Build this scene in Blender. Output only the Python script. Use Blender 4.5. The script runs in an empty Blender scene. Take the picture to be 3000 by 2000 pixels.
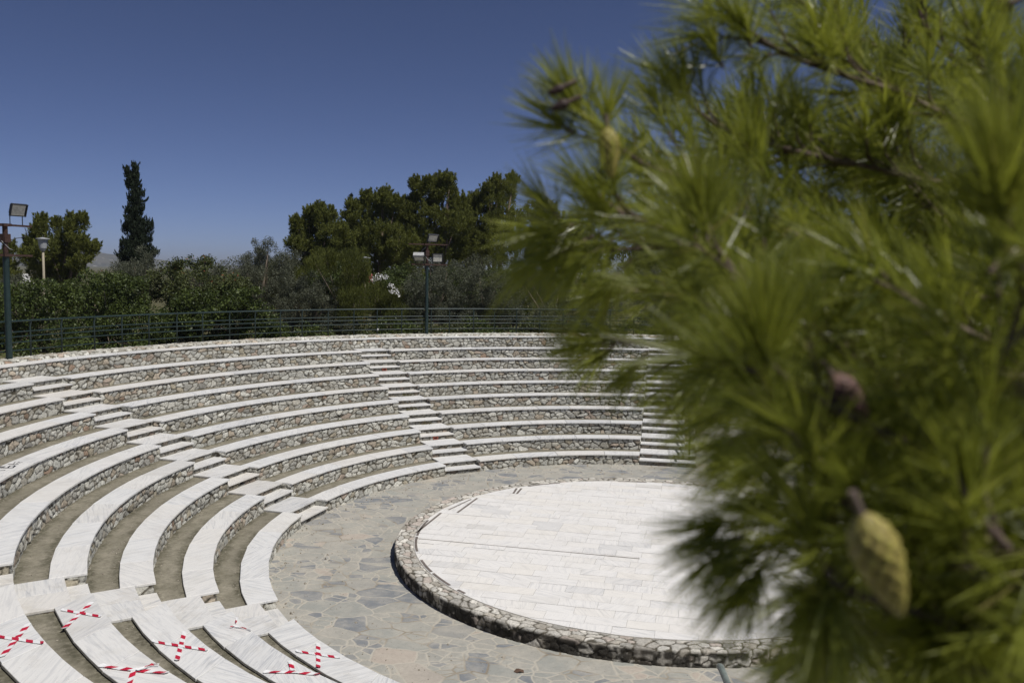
import bpy, math, random
import numpy as np
from mathutils import Vector, Matrix

random.seed(7)
RNG = np.random.default_rng(11)
scene = bpy.context.scene
COL = scene.collection
PI = math.pi
rad = math.radians

# ------------------------------------------------------------------ camera
CAM = np.array([0.0, -17.49588, 5.775894])
FW = np.array([-0.18407685, 0.97940076, -0.08300517])
RT = np.array([0.98242466, 0.18598695, 0.01583183])
UP = np.array([-0.03094358, 0.07863206, 0.99642335])
FPX = 2469.963          # focal length for a 3000 px wide picture


def ray_dir(x, y):
    return FW + RT * (x - 1500) / FPX + UP * (1000 - y) / FPX


def at(x, y, dist):
    """world point seen at photo pixel (x, y), `dist` metres deep"""
    return CAM + ray_dir(x, y) * dist


def on_level(x, y, z):
    d = ray_dir(x, y)
    return CAM + d * ((z - CAM[2]) / d[2])


cd = bpy.data.cameras.new("camera")
cam = bpy.data.objects.new("camera", cd)
COL.objects.link(cam)
cam.matrix_world = Matrix(((RT[0], UP[0], -FW[0], CAM[0]),
                           (RT[1], UP[1], -FW[1], CAM[1]),
                           (RT[2], UP[2], -FW[2], CAM[2]),
                           (0, 0, 0, 1)))
cd.sensor_fit = 'HORIZONTAL'
cd.sensor_width = 36
cd.lens = FPX / 3000 * 36
cd.clip_start = 0.05
cd.clip_end = 20000
cd.dof.use_dof = True
cd.dof.focus_distance = 24
cd.dof.aperture_fstop = 3.2
cd.dof.aperture_blades = 9
scene.camera = cam

# ------------------------------------------------------------------ object helpers


def link(o):
    COL.objects.link(o)
    return o


def tag(o, label=None, cat=None, group=None, kind=None):
    if label: o['label'] = label
    if cat: o['category'] = cat
    if group: o['group'] = group
    if kind: o['kind'] = kind
    return o


def thing(name, label, cat, loc=(0, 0, 0), group=None):
    o = bpy.data.objects.new(name, None)
    o.empty_display_size = 0.2
    o.location = loc
    return tag(link(o), label, cat, group)


def mesh_np(name, V, F, mats, parent=None, tint=None, mi=None, smooth=False, cols=None, fvec=None):
    """V (n,3); F list of arrays of faces, each (m,k). World coordinates."""
    if not isinstance(F, (list, tuple)):
        F = [F]
    F = [np.asarray(f, np.int64) for f in F if len(f)]
    me = bpy.data.meshes.new(name)
    V = np.asarray(V, float)
    loc = np.array(parent_loc(parent)) if parent else np.zeros(3)
    me.vertices.add(len(V))
    me.vertices.foreach_set('co', (V - loc).astype(np.float32).ravel())
    idx = np.concatenate([f.ravel() for f in F])
    tot = np.concatenate([np.full(len(f), f.shape[1]) for f in F])
    start = np.concatenate([[0], np.cumsum(tot)[:-1]])
    me.loops.add(len(idx))
    me.loops.foreach_set('vertex_index', idx.astype(np.int32))
    me.polygons.add(len(tot))
    me.polygons.foreach_set('loop_start', start.astype(np.int32))
    me.polygons.foreach_set('loop_total', tot.astype(np.int32))
    me.polygons.foreach_set('use_smooth', np.full(len(tot), bool(smooth)))
    if not isinstance(mats, (list, tuple)):
        mats = [mats]
    for m in mats:
        me.materials.append(m)
    if mi is not None:
        me.polygons.foreach_set('material_index', np.asarray(mi, np.int32))
    if tint is not None:
        a = me.attributes.new('tint', 'FLOAT', 'POINT')
        a.data.foreach_set('value', np.asarray(tint, np.float32))
    if cols is not None:
        a = me.attributes.new('stone', 'FLOAT_COLOR', 'POINT')
        c = np.ones((len(V), 4), np.float32)
        c[:, :3] = cols
        a.data.foreach_set('color', c.ravel())
    if fvec is not None:
        a = me.attributes.new('slab', 'FLOAT_VECTOR', 'FACE')
        a.data.foreach_set('vector', np.asarray(fvec, np.float32).ravel())
    me.update(calc_edges=True)
    me.validate()
    o = bpy.data.objects.new(name, me)
    link(o)
    if parent:
        o.parent = parent
    return o


def parent_loc(p):
    l = np.zeros(3)
    while p:
        l = l + np.array(p.location)
        p = p.parent
    return l


class MB:
    """collects shapes, builds them as one mesh"""

    def __init__(s):
        s.V = []; s.Q = []; s.T = []; s.n = 0; s.mq = []

    def add(s, V, quads=(), tris=(), m=0):
        V = np.asarray(V, float).reshape(-1, 3)
        for q in quads:
            s.Q.append([i + s.n for i in q]); s.mq.append(m)
        for t in tris:
            s.T.append([i + s.n for i in t])
        s.V.append(V); s.n += len(V)

    def box(s, c, size, ax=None, m=0, taper=1.0):
        """ax: 3x3 rows = local axes; taper scales the +local-y end"""
        ax = np.eye(3) if ax is None else np.asarray(ax, float)
        sx, sy, sz = np.asarray(size, float) / 2
        P = []
        for y in (-1, 1):
            k = taper if y > 0 else 1
            for x, z in ((-1, -1), (1, -1), (1, 1), (-1, 1)):
                P.append(np.asarray(c) + ax[0] * x * sx * k + ax[1] * y * sy + ax[2] * z * sz * k)
        s.add(P, [(0, 1, 2, 3), (7, 6, 5, 4), (0, 4, 5, 1), (1, 5, 6, 2), (2, 6, 7, 3), (3, 7, 4, 0)], m=m)

    def tube(s, pts, r, n=8, cap=True):
        P = np.asarray(pts, float)
        r = np.full(len(P), r) if np.isscalar(r) else np.asarray(r, float)
        T = np.gradient(P, axis=0)
        T /= np.linalg.norm(T, axis=1)[:, None] + 1e-12
        a = np.array([0, 0, 1.0])
        if abs(T[0] @ a) > .9: a = np.array([1.0, 0, 0])
        ref = np.cross(T[0], a); ref /= np.linalg.norm(ref)
        rings = []
        for i in range(len(P)):
            ref = ref - T[i] * (ref @ T[i]); ref /= np.linalg.norm(ref) + 1e-12
            b = np.cross(T[i], ref)
            ang = np.arange(n) * 2 * PI / n
            rings.append(P[i] + r[i] * (np.cos(ang)[:, None] * ref + np.sin(ang)[:, None] * b))
        V = np.concatenate(rings)
        q = []
        for i in range(len(P) - 1):
            for j in range(n):
                k = (j + 1) % n
                q.append((i * n + j, i * n + k, (i + 1) * n + k, (i + 1) * n + j))
        t = []
        if cap:
            V = np.concatenate([V, P[:1], P[-1:]])
            c0, c1 = len(V) - 2, len(V) - 1
            m = (len(P) - 1) * n
            for j in range(n):
                k = (j + 1) % n
                t.append((c0, k, j)); t.append((c1, m + j, m + k))
        s.add(V, q, t)

    def build(s, name, mats, parent=None, smooth=False):
        F = []
        if s.Q: F.append(np.array(s.Q))
        if s.T: F.append(np.array(s.T))
        mi = None
        if isinstance(mats, (list, tuple)):
            mi = s.mq + [0] * len(s.T)
        return mesh_np(name, np.concatenate(s.V), F, mats, parent, mi=mi, smooth=smooth)


# ------------------------------------------------------------------ numpy noise


def frac(x): return x - np.floor(x)


def hsh(i, j, s=0.0): return frac(np.sin(i * 127.1 + j * 311.7 + s * 74.7) * 43758.5453)


def vnoise(x, y, s=0.0):
    i, j = np.floor(x), np.floor(y)
    u, v = x - i, y - j
    u = u * u * (3 - 2 * u); v = v * v * (3 - 2 * v)
    a = hsh(i, j, s); b = hsh(i + 1, j, s); c = hsh(i, j + 1, s); d = hsh(i + 1, j + 1, s)
    return (a * (1 - u) + b * u) * (1 - v) + (c * (1 - u) + d * u) * v


def sstep(a, b, x):
    t = np.clip((x - a) / (b - a), 0, 1)
    return t * t * (3 - 2 * t)


# ------------------------------------------------------------------ materials


class NT:
    def __init__(s, name):
        s.m = bpy.data.materials.new(name)
        s.m.use_nodes = True
        s.t = s.m.node_tree
        s.t.nodes.clear()
        s.out = s.n('ShaderNodeOutputMaterial')

    def n(s, typ, **kw):
        nd = s.t.nodes.new(typ)
        for k, v in kw.items():
            if k.startswith('_'):
                setattr(nd, k[1:], v)
            else:
                key = int(k[1:]) if k[0] == 'i' and k[1:].isdigit() else k.replace('__', ' ')
                sock = nd.inputs[key]
                if isinstance(v, bpy.types.NodeSocket):
                    s.t.links.new(v, sock)
                else:
                    sock.default_value = v
        return nd

    def math(s, op, a, b=0.0, c=0.0, clamp=False):
        nd = s.n('ShaderNodeMath', _operation=op, i0=a, i1=b, i2=c)
        nd.use_clamp = clamp
        return nd.outputs[0]

    def mix(s, f, a, b, blend='MIX'):
        nd = s.t.nodes.new('ShaderNodeMix')
        nd.data_type = 'RGBA'; nd.blend_type = blend
        for sock, v in ((nd.inputs['Factor'], f), (nd.inputs[6], a), (nd.inputs[7], b)):
            if isinstance(v, bpy.types.NodeSocket): s.t.links.new(v, sock)
            else: sock.default_value = (tuple(v) + (1,)) if isinstance(v, (tuple, list)) and len(v) == 3 else v
        return nd.outputs[2]

    def ramp(s, f, lo, hi):
        nd = s.n('ShaderNodeMapRange', _clamp=True, Value=f)
        nd.inputs['From Min'].default_value = lo
        nd.inputs['From Max'].default_value = hi
        return nd.outputs[0]

    def noise(s, vec, scale, detail=4, rough=.55, dist=0.0):
        nd = s.n('ShaderNodeTexNoise', Scale=scale, Detail=detail, Roughness=rough, Distortion=dist)
        s.t.links.new(vec, nd.inputs['Vector'])
        return nd.outputs['Fac']

    def pos(s):
        return s.n('ShaderNodeNewGeometry').outputs['Position']

    def scaled(s, vec, x, y, z):
        nd = s.n('ShaderNodeVectorMath', _operation='MULTIPLY', i0=vec)
        nd.inputs[1].default_value = (x, y, z)
        return nd.outputs[0]

    def attr(s, name, out='Color'):
        return s.n('ShaderNodeAttribute', _attribute_name=name).outputs[out]

    def finish(s, color, rough=.8, bump=None, bstr=.3, bdist=.01, spec=.3, metal=0.0, trans=None):
        p = s.n('ShaderNodeBsdfPrincipled', Roughness=rough, Metallic=metal)
        p.inputs['Specular IOR Level'].default_value = spec
        if isinstance(color, bpy.types.NodeSocket): s.t.links.new(color, p.inputs['Base Color'])
        else: p.inputs['Base Color'].default_value = tuple(color) + (1,)
        if bump is not None:
            b = s.n('ShaderNodeBump', Strength=bstr, Distance=bdist, Height=bump)
            s.t.links.new(b.outputs[0], p.inputs['Normal'])
        sh = p.outputs[0]
        if trans is not None:
            f, tc = trans
            tr = s.n('ShaderNodeBsdfTranslucent')
            if isinstance(tc, bpy.types.NodeSocket): s.t.links.new(tc, tr.inputs[0])
            else: tr.inputs[0].default_value = tuple(tc) + (1,)
            mx = s.n('ShaderNodeMixShader', i0=f, i1=sh, i2=tr.outputs[0])
            sh = mx.outputs[0]
        s.t.links.new(sh, s.out.inputs['Surface'])
        return s.m


def mat_simple(name, color, rough=.6, var=.25, scale=8, metal=0.0, spec=.4, bstr=.15):
    m = NT(name)
    n = m.noise(m.pos(), scale, 5)
    c = m.mix(m.ramp(n, .3, .7), [x * (1 - var) for x in color], [x * (1 + var) for x in color])
    return m.finish(c, rough, n, bstr, .01, spec, metal)


def mat_marble(name, base=(.73, .725, .70), vein=(.40, .415, .435), warm=(.74, .69, .60), dirt=.35, veins=1.0):
    m = NT(name)
    sv = m.attr('slab', 'Vector')
    sep = m.n('ShaderNodeSeparateXYZ', i0=sv)
    off = m.n('ShaderNodeVectorMath', _operation='SCALE', i0=sv, Scale=37.0).outputs[0]
    p = m.n('ShaderNodeVectorMath', _operation='ADD', i0=m.pos(), i1=off).outputs[0]
    rot = m.n('ShaderNodeVectorRotate', _rotation_type='Z_AXIS', Vector=p,
              Angle=m.math('MULTIPLY', sep.outputs[0], 2.4)).outputs[0]
    st = m.noise(m.scaled(rot, 2.0, 24, 10), 1.0, 7, .62, .9)
    st2 = m.noise(m.scaled(rot, 1.5, 9, 6), 1.0, 5, .6, 1.2)
    amt = m.math('ADD', m.math('MULTIPLY', sep.outputs[1], .35), .38)
    v = m.math('MULTIPLY', m.ramp(st, .47, .66), amt)
    v = m.math('MULTIPLY', m.math('ADD', v, m.math('MULTIPLY', m.ramp(st2, .52, .75), m.math('MULTIPLY', amt, .6)), clamp=True), veins)
    c = m.mix(v, base, vein)
    c = m.mix(m.math('MULTIPLY', m.ramp(sep.outputs[2], .45, 1.0), .35), c, warm)
    gr = m.math('MULTIPLY', m.ramp(sep.outputs[1], .88, .93), .2)
    c = m.mix(gr, c, (.40, .41, .42))
    d = m.noise(m.pos(), 2.3, 8, .7)
    c = m.mix(m.math('MULTIPLY', m.ramp(d, .5, .8), dirt), c, (.42, .38, .31))
    sp = m.noise(m.pos(), 34, 3, .5)
    c = m.mix(m.math('MULTIPLY', m.ramp(sp, .66, .74), .35), c, (.25, .22, .18))
    return m.finish(c, .55, m.noise(m.pos(), 60, 3), .08, .004, .35)


def mat_rubble_attr(name, dark=1.0):
    m = NT(name)
    c = m.attr('stone', 'Color')
    n = m.noise(m.pos(), 26, 8, .72)
    n2 = m.noise(m.pos(), 70, 4, .65)
    f = m.math('ADD', m.math('MULTIPLY', m.ramp(n, .3, .66), .62), .62)
    c = m.mix(1.0, c, m.n('ShaderNodeCombineColor', i0=f, i1=f, i2=f).outputs[0], 'MULTIPLY')
    w = m.noise(m.pos(), 1.3, 6, .65)
    c = m.mix(m.math('MULTIPLY', m.ramp(w, .5, .75), .4), c, (.20, .17, .13))
    h = m.math('ADD', n, m.math('MULTIPLY', n2, .5))
    return m.finish(c, .92, h, .9, .03, .15)


def mat_rubble_proc(name):
    m = NT(name)
    p = m.scaled(m.pos(), 1, 1, 1.5)
    wn = m.n('ShaderNodeTexNoise', Scale=5.0, Detail=3.0); m.t.links.new(p, wn.inputs['Vector'])
    pw = m.n('ShaderNodeVectorMath', _operation='MULTIPLY_ADD', i0=wn.outputs['Color'], i2=p)
    pw.inputs[1].default_value = (.1, .1, .1)
    pw = pw.outputs[0]
    a = m.n('ShaderNodeTexVoronoi', _feature='DISTANCE_TO_EDGE', Scale=6.5); m.t.links.new(pw, a.inputs['Vector'])
    b = m.n('ShaderNodeTexVoronoi', _feature='F1', Scale=6.5); m.t.links.new(pw, b.inputs['Vector'])
    r = m.n('ShaderNodeSeparateColor', i0=b.outputs['Color'])
    c = m.mix(r.outputs[0], (.34, .31, .27), (.55, .52, .47))
    c = m.mix(m.ramp(r.outputs[1], .85, .9), c, (.36, .22, .15))
    e = m.ramp(a.outputs['Distance'], .015, .07)
    c = m.mix(e, (.16, .14, .11), c)
    n = m.noise(m.pos(), 30, 6, .7)
    c = m.mix(m.ramp(n, .35, .75), m.mix(.45, c, (.05, .045, .04)), c)
    return m.finish(c, .92, m.math('ADD', m.math('MULTIPLY', e, .8), m.math('MULTIPLY', n, .4)), .8, .03, .15)


def mat_flag(name):
    m = NT(name)
    p = m.scaled(m.pos(), 1, 1, 0)
    wn = m.n('ShaderNodeTexNoise', Scale=1.6, Detail=2.0); m.t.links.new(p, wn.inputs['Vector'])
    pw = m.n('ShaderNodeVectorMath', _operation='MULTIPLY_ADD', i0=wn.outputs['Color'], i2=p)
    pw.inputs[1].default_value = (.22, .22, 0)
    pw = pw.outputs[0]

    def vor(scale, o):
        q = m.n('ShaderNodeVectorMath', _operation='ADD', i0=pw); q.inputs[1].default_value = (o, o * .7, 0)
        q = m.scaled(q.outputs[0], .8, 1.15, 0)
        a = m.n('ShaderNodeTexVoronoi', _feature='DISTANCE_TO_EDGE', _voronoi_dimensions='2D', Scale=scale)
        b = m.n('ShaderNodeTexVoronoi', _feature='F1', _voronoi_dimensions='2D', Scale=scale)
        for t in (a, b):
            m.t.links.new(q, t.inputs['Vector'])
        return a.outputs['Distance'], m.n('ShaderNodeSeparateColor', i0=b.outputs['Color'])
    d1, c1 = vor(2.15, 0)
    d2, c2 = vor(4.6, 3.3)
    sel = m.ramp(c1.outputs[2], .52, .521)           # about half of the big stones are split into shards
    e1 = m.math('DIVIDE', d1, 2.15)
    e2 = m.math('DIVIDE', d2, 4.6)
    e = m.math('MINIMUM', e1, m.math('ADD', e2, m.math('SUBTRACT', 1.0, sel)))

    def pick(i):
        a = m.math('MULTIPLY', c1.outputs[i], m.math('SUBTRACT', 1.0, sel))
        return m.math('ADD', a, m.math('MULTIPLY', c2.outputs[i], sel))
    r0, r1 = pick(0), pick(1)
    c = m.mix(r0, (.32, .32, .29), (.40, .38, .33))
    c = m.mix(m.ramp(r1, .6, .8), c, (.325, .33, .30))
    c = m.mix(m.ramp(r0, .67, .76), c, (.20, .215, .23))
    c = m.mix(m.ramp(r1, .955, .965), c, (.44, .38, .32))
    n = m.noise(m.pos(), 2.6, 8, .68)
    n2 = m.noise(m.pos(), 15, 6, .7)
    c = m.mix(m.math('MULTIPLY', m.ramp(n, .42, .72), .6), c, (.55, .51, .43))
    c = m.mix(m.math('MULTIPLY', m.ramp(n2, .45, .75), .45), c, (.24, .225, .19))
    g = m.ramp(m.math('ADD', e, m.math('MULTIPLY', m.math('SUBTRACT', n2, .5), .03)), .006, .02)
    gn = m.noise(m.pos(), 1.1, 4)
    gc = m.mix(m.ramp(gn, .36, .50), (.26, .22, .165), (.47, .44, .37))
    c = m.mix(g, gc, c)
    big = m.noise(m.pos(), .33, 3)
    c = m.mix(m.math('MULTIPLY', m.ramp(big, .45, .7), .25), c, (.52, .47, .38))
    sp = m.noise(m.pos(), 21, 2, .4)
    c = m.mix(m.math('MULTIPLY', m.ramp(sp, .70, .74), .6), c, (.11, .085, .06))
    h = m.math('ADD', m.math('MULTIPLY', m.ramp(e, .0, .03), .6), m.math('MULTIPLY', n2, .35))
    return m.finish(c, .8, h, .5, .015, .2)


def mat_dirt(name):
    m = NT(name)
    n = m.noise(m.pos(), 3.2, 8, .7)
    n2 = m.noise(m.pos(), 13, 7, .72)
    n3 = m.noise(m.pos(), 45, 3, .6)
    n4 = m.noise(m.pos(), .8, 4, .6)
    c = m.mix(m.ramp(n, .32, .68), (.18, .167, .122), (.34, .312, .245))
    c = m.mix(m.math('MULTIPLY', m.ramp(n2, .46, .70), .7), c, (.125, .112, .085))
    c = m.mix(m.math('MULTIPLY', m.ramp(n4, .48, .68), .5), c, (.17, .155, .12))
    c = m.mix(m.math('MULTIPLY', m.ramp(n3, .66, .72), .6), c, (.5, .47, .41))
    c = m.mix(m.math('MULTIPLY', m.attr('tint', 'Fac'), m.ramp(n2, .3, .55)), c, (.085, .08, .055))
    h = m.math('ADD', n2, m.math('MULTIPLY', n3, .4))
    return m.finish(c, .95, h, .5, .02, .1)


def mat_leaf(name, dark, light, trans, rough=.5, spec=.35, alt=None):
    m = NT(name)
    t = m.attr('tint', 'Fac')
    n = m.noise(m.pos(), .9, 3)
    f = m.math('ADD', m.math('MULTIPLY', t, .75), m.math('MULTIPLY', m.ramp(n, .35, .65), .25))
    c = m.mix(f, dark, light)
    if alt: c = m.mix(m.ramp(t, .985, .99), c, alt)
    tc = m.mix(.5, c, (light[0] * 1.5, light[1] * 1.4, light[2] * .8))
    return m.finish(c, rough, spec=spec, trans=(trans, tc))


def mat_bark(name, a=(.11, .085, .065), b=(.23, .19, .15)):
    m = NT(name)
    n = m.noise(m.scaled(m.pos(), 1, 1, .35), 28, 6, .7)
    return m.finish(m.mix(m.ramp(n, .35, .65), a, b), .9, n, .8, .02, .1)


def mat_paint(name, col, rust=.25):
    m = NT(name)
    n = m.noise(m.pos(), 9, 6, .65)
    c = m.mix(m.ramp(n, .35, .7), [x * .8 for x in col], [x * 1.25 for x in col])
    c = m.mix(m.math('MULTIPLY', m.ramp(m.noise(m.pos(), 23, 5, .7), .66, .74), rust), c, (.3, .22, .16))
    return m.finish(c, .42, n, .1, .004, .45)


M = dict(
    marble=mat_marble('seat_marble'),
    tread=mat_marble('tread_marble', (.70, .69, .66), (.40, .415, .435), (.72, .66, .56), .6),
    stage=mat_marble('stage_marble', (.82, .80, .76), (.43, .435, .44), (.80, .75, .65), .25, .62),
    rubble=mat_rubble_attr('rubble_stone'),
    rubble2=mat_rubble_proc('coarse_rubble'),
    flag=mat_flag('flagstone'),
    dirt=mat_dirt('trodden_concrete'),
    ground=mat_simple('dry_earth', (.105, .098, .05), .95, .5, 1.5, spec=.1),
    grout=mat_simple('dark_grout', (.2, .18, .15), .95, .2, 20, spec=.1),
    stage_grout=mat_simple('stage_grout', (.33, .31, .27), .95, .2, 20, spec=.1),
    rail=mat_paint('green_paint', (.014, .030, .028)),
    rail_sunlit=mat_paint('sunlit_green_paint', (.20, .23, .205), .2),  # the rail green lightened: sun on the tube painted into the colour
    rust=mat_simple('rusty_steel', (.055, .032, .026), .8, .4, 20, spec=.2),
    black=mat_simple('dark_housing', (.03, .031, .034), .55, .3, 10),
    housing_sunlit=mat_simple('sunlit_housing', (.42, .42, .41), .5, .2, 18),  # pale grey that paints sunlight onto a dark lamp's top
    cable=mat_simple('grey_cable', (.3, .3, .3), .6, .1, 10),
    wire=mat_simple('dark_cable', (.03, .03, .035), .6, .1, 10),
    lampgrey=mat_simple('lamp_grey', (.42, .43, .44), .45, .12, 10),
    polegrey=mat_simple('pole_beige', (.32, .28, .2), .6, .15, 10),
    red=mat_simple('red_tape', (.50, .018, .045), .4, .12, 12, bstr=.05),
    white=mat_simple('white_tape', (.80, .80, .79), .4, .06, 12, bstr=.05),
    blackpaint=mat_simple('black_spray_paint', (.025, .025, .03), .6, .2, 30),
    strip=mat_simple('brown_strip', (.17, .145, .125), .7, .25, 14),
    brick=mat_simple('red_brick', (.35, .11, .07), .85, .25, 14),
    hole=mat_simple('dark_hole', (.012, .011, .01), .9, .1, 10),
    wall_white=mat_simple('white_render', (.75, .74, .71), .8, .08, 3),
    pane=mat_simple('window_pane', (.06, .07, .085), .15, .1, 3),
    bark=mat_bark('tree_bark'),
    pinebark=mat_bark('pine_bark', (.09, .06, .045), (.24, .19, .155)),
    shrub=mat_leaf('laurel_leaf', (.022, .034, .011), (.125, .165, .038), .22, .5, .3),
    shrub2=mat_leaf('carob_leaf', (.028, .040, .015), (.145, .165, .055), .2, .5, .3, (.26, .08, .04)),
    olive=mat_leaf('olive_leaf', (.042, .050, .032), (.175, .185, .125), .15, .55, .25),
    pine=mat_leaf('pine_needles', (.040, .054, .014), (.215, .232, .052), .2, .6, .2),
    feather=mat_leaf('tamarisk_foliage', (.045, .055, .012), (.15, .165, .035), .22, .6, .2),
    cypress=mat_leaf('cypress_foliage', (.010, .016, .010), (.042, .058, .030), .06, .7, .15),
    petal=mat_simple('white_petal', (.85, .84, .82), .6, .06, 5, bstr=.0),
    pink=mat_simple('pink_petal', (.6, .12, .16), .6, .1, 5, bstr=.0),
    weed=mat_leaf('dry_weed_leaf', (.10, .09, .035), (.26, .24, .10), .2, .7, .1),
    deadleaf=mat_simple('dead_leaf', (.12, .075, .05), .8, .2, 20),
)


def mat_needle():
    m = NT('fresh_pine_needle')
    t = m.attr('tint', 'Fac')
    c = m.mix(t, (.042, .064, .010), (.335, .362, .058))
    c = m.mix(m.ramp(t, .95, .97), c, (.36, .30, .10))
    tc = m.mix(t, (.13, .17, .014), (.46, .49, .065))
    return m.finish(c, .33, spec=.6, trans=(.40, tc))


M['needle'] = mat_needle()


def mat_cone(name, a, b, c3):
    m = NT(name)
    t = m.attr('tint', 'Fac')
    n = m.noise(m.pos(), 60, 5, .65)
    c = m.mix(t, a, b)
    c = m.mix(m.math('MULTIPLY', m.ramp(n, .4, .7), .55), c, c3)
    return m.finish(c, .55, n, .3, .003, .35)


M['cone_ripe'] = mat_cone('ripening_cone', (.16, .12, .035), (.52, .48, .105), (.32, .25, .09))
M['cone_pink'] = mat_cone('opened_cone', (.12, .065, .05), (.40, .25, .22), (.24, .13, .12))
M['cone_dark'] = mat_cone('young_cone', (.03, .018, .015), (.09, .05, .045), (.05, .03, .025))

# ------------------------------------------------------------------ theatre numbers
H = .315                      # rise of one row
R0, DR, DEPTH = 7.929, .93284, .495
NT_ROWS = 9
R9, Z9 = 16.3727, 3.204       # parapet


def RK(k): return R0 + DR * k


# stairs: axis azimuth (from +y towards +x, degrees), lateral offset, half widths (ccw side, cw side)
def stair_def(az, off, wl, wr):
    a = rad(az)
    d = np.array([math.sin(a), math.cos(a)])      # outwards along the flight
    w = np.array([d[1], -d[0]])                   # lateral, clockwise seen from above
    return dict(az=az, d=d, w=w, o=off, wl=wl, wr=wr)


ST = dict(
    right=stair_def(0, 0.0, .80, .87),
    middle=stair_def(-38.9, -.958 * 0 + 0.0, .56, .56),
    left=stair_def(-83.4, 0.0, .59, .61),
    near=stair_def(-132.4, 0.0, .61, .60),
    end=stair_def(172.5, .82, .87, .80),
)
# offsets of the axes from the centre, measured
for k, v in (('middle', (-.744, -.604)), ('left', (-.066, -.576))):
    ST[k]['o'] = float(np.dot(v, ST[k]['w']))


def st_pt(s, t, w):
    return s['d'] * t + s['w'] * (w + s['o'])


def st_t(s, R, w=0.0):
    """distance along the axis at which the edge at lateral w meets the circle R"""
    q = w + s['o']
    return math.sqrt(max(R * R - q * q, 0))


def st_az(s, R, w):
    p = st_pt(s, st_t(s, R, w), w)
    return math.atan2(p[0], p[1])


def pol(R, a): return np.array([R * math.sin(a), R * math.cos(a)])


# ------------------------------------------------------------------ rubble sheets
PAL = np.array([(.66, .64, .60), (.58, .57, .54), (.72, .70, .66), (.52, .49, .44), (.45, .435, .41),
                (.55, .47, .39), (.50, .41, .35), (.38, .275, .215), (.47, .42, .34), (.62, .60, .56)])
PALW = np.cumsum([.20, .17, .16, .13, .08, .075, .035, .016, .06, .09])


def rubble_fields(S, V, seed, cw=.165, ch=.108):
    """per-vertex bulge 0..1, mortar mask 0..1, stone colour"""
    s = S + (vnoise(S * 9, V * 9, seed) - .5) * .06 + (vnoise(S * 27, V * 27, seed + 8) - .5) * .018
    v = V + (vnoise(S * 2.3, V * 0 + 1, seed + 2) - .5) * .09 + (vnoise(S * 11, V * 11, seed + 1) - .5) * .035
    i0, j0 = np.floor(s / cw), np.floor(v / ch)
    F1 = np.full(s.shape, 9.0); F2 = F1.copy()
    I = np.zeros(s.shape); J = np.zeros(s.shape); DX = np.zeros(s.shape); DY = np.zeros(s.shape)
    for dj in (-1, 0, 1):
        for di in (-2, -1, 0, 1, 2):
            i, j = i0 + di, j0 + dj
            shift = .5 * (j % 2) + .3 * hsh(j, j * 0 + 3, seed)
            px = (i + .5 + shift - .4 + (hsh(i, j, seed) - .5) * .75) * cw
            py = (j + .5 + (hsh(i, j, seed + 5) - .5) * .55) * ch
            dx, dy = (s - px) * .82, (v - py) * 1.18
            d = (np.abs(dx) ** 3.6 + np.abs(dy) ** 3.6) ** (1 / 3.6)
            d = np.where(hsh(i, j, seed + 9) < .26, 9.0, d * (.80 + .42 * hsh(i, j, seed + 11)))
            near = d < F1
            F2 = np.where(near, F1, np.minimum(F2, d))
            I = np.where(near, i, I); J = np.where(near, j, J)
            DX = np.where(near, dx, DX); DY = np.where(near, dy, DY)
            F1 = np.where(near, d, F1)
    e = F2 - F1
    r1, r2, r3, r4 = (hsh(I, J, seed + q) for q in (21, 22, 23, 24))
    mask = sstep(.010, .024, e - .010 * (vnoise(S * 15, V * 15, seed + 6) - .4))
    bulge = sstep(.003, .026, e) * (.5 + .5 * r1) + (r2 - .5) * 5 * DX + (r3 - .62) * 7 * DY
    bulge = bulge + (vnoise(S * 30, V * 30, seed + 4) - .5) * .5
    ci = np.searchsorted(PALW / PALW[-1], r4).clip(0, len(PAL) - 1)
    col = PAL[ci] * (.72 + .46 * hsh(I, J, seed + 25))[..., None]
    return bulge * mask, mask, col


MORTAR = np.array((.115, .103, .078))


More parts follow.
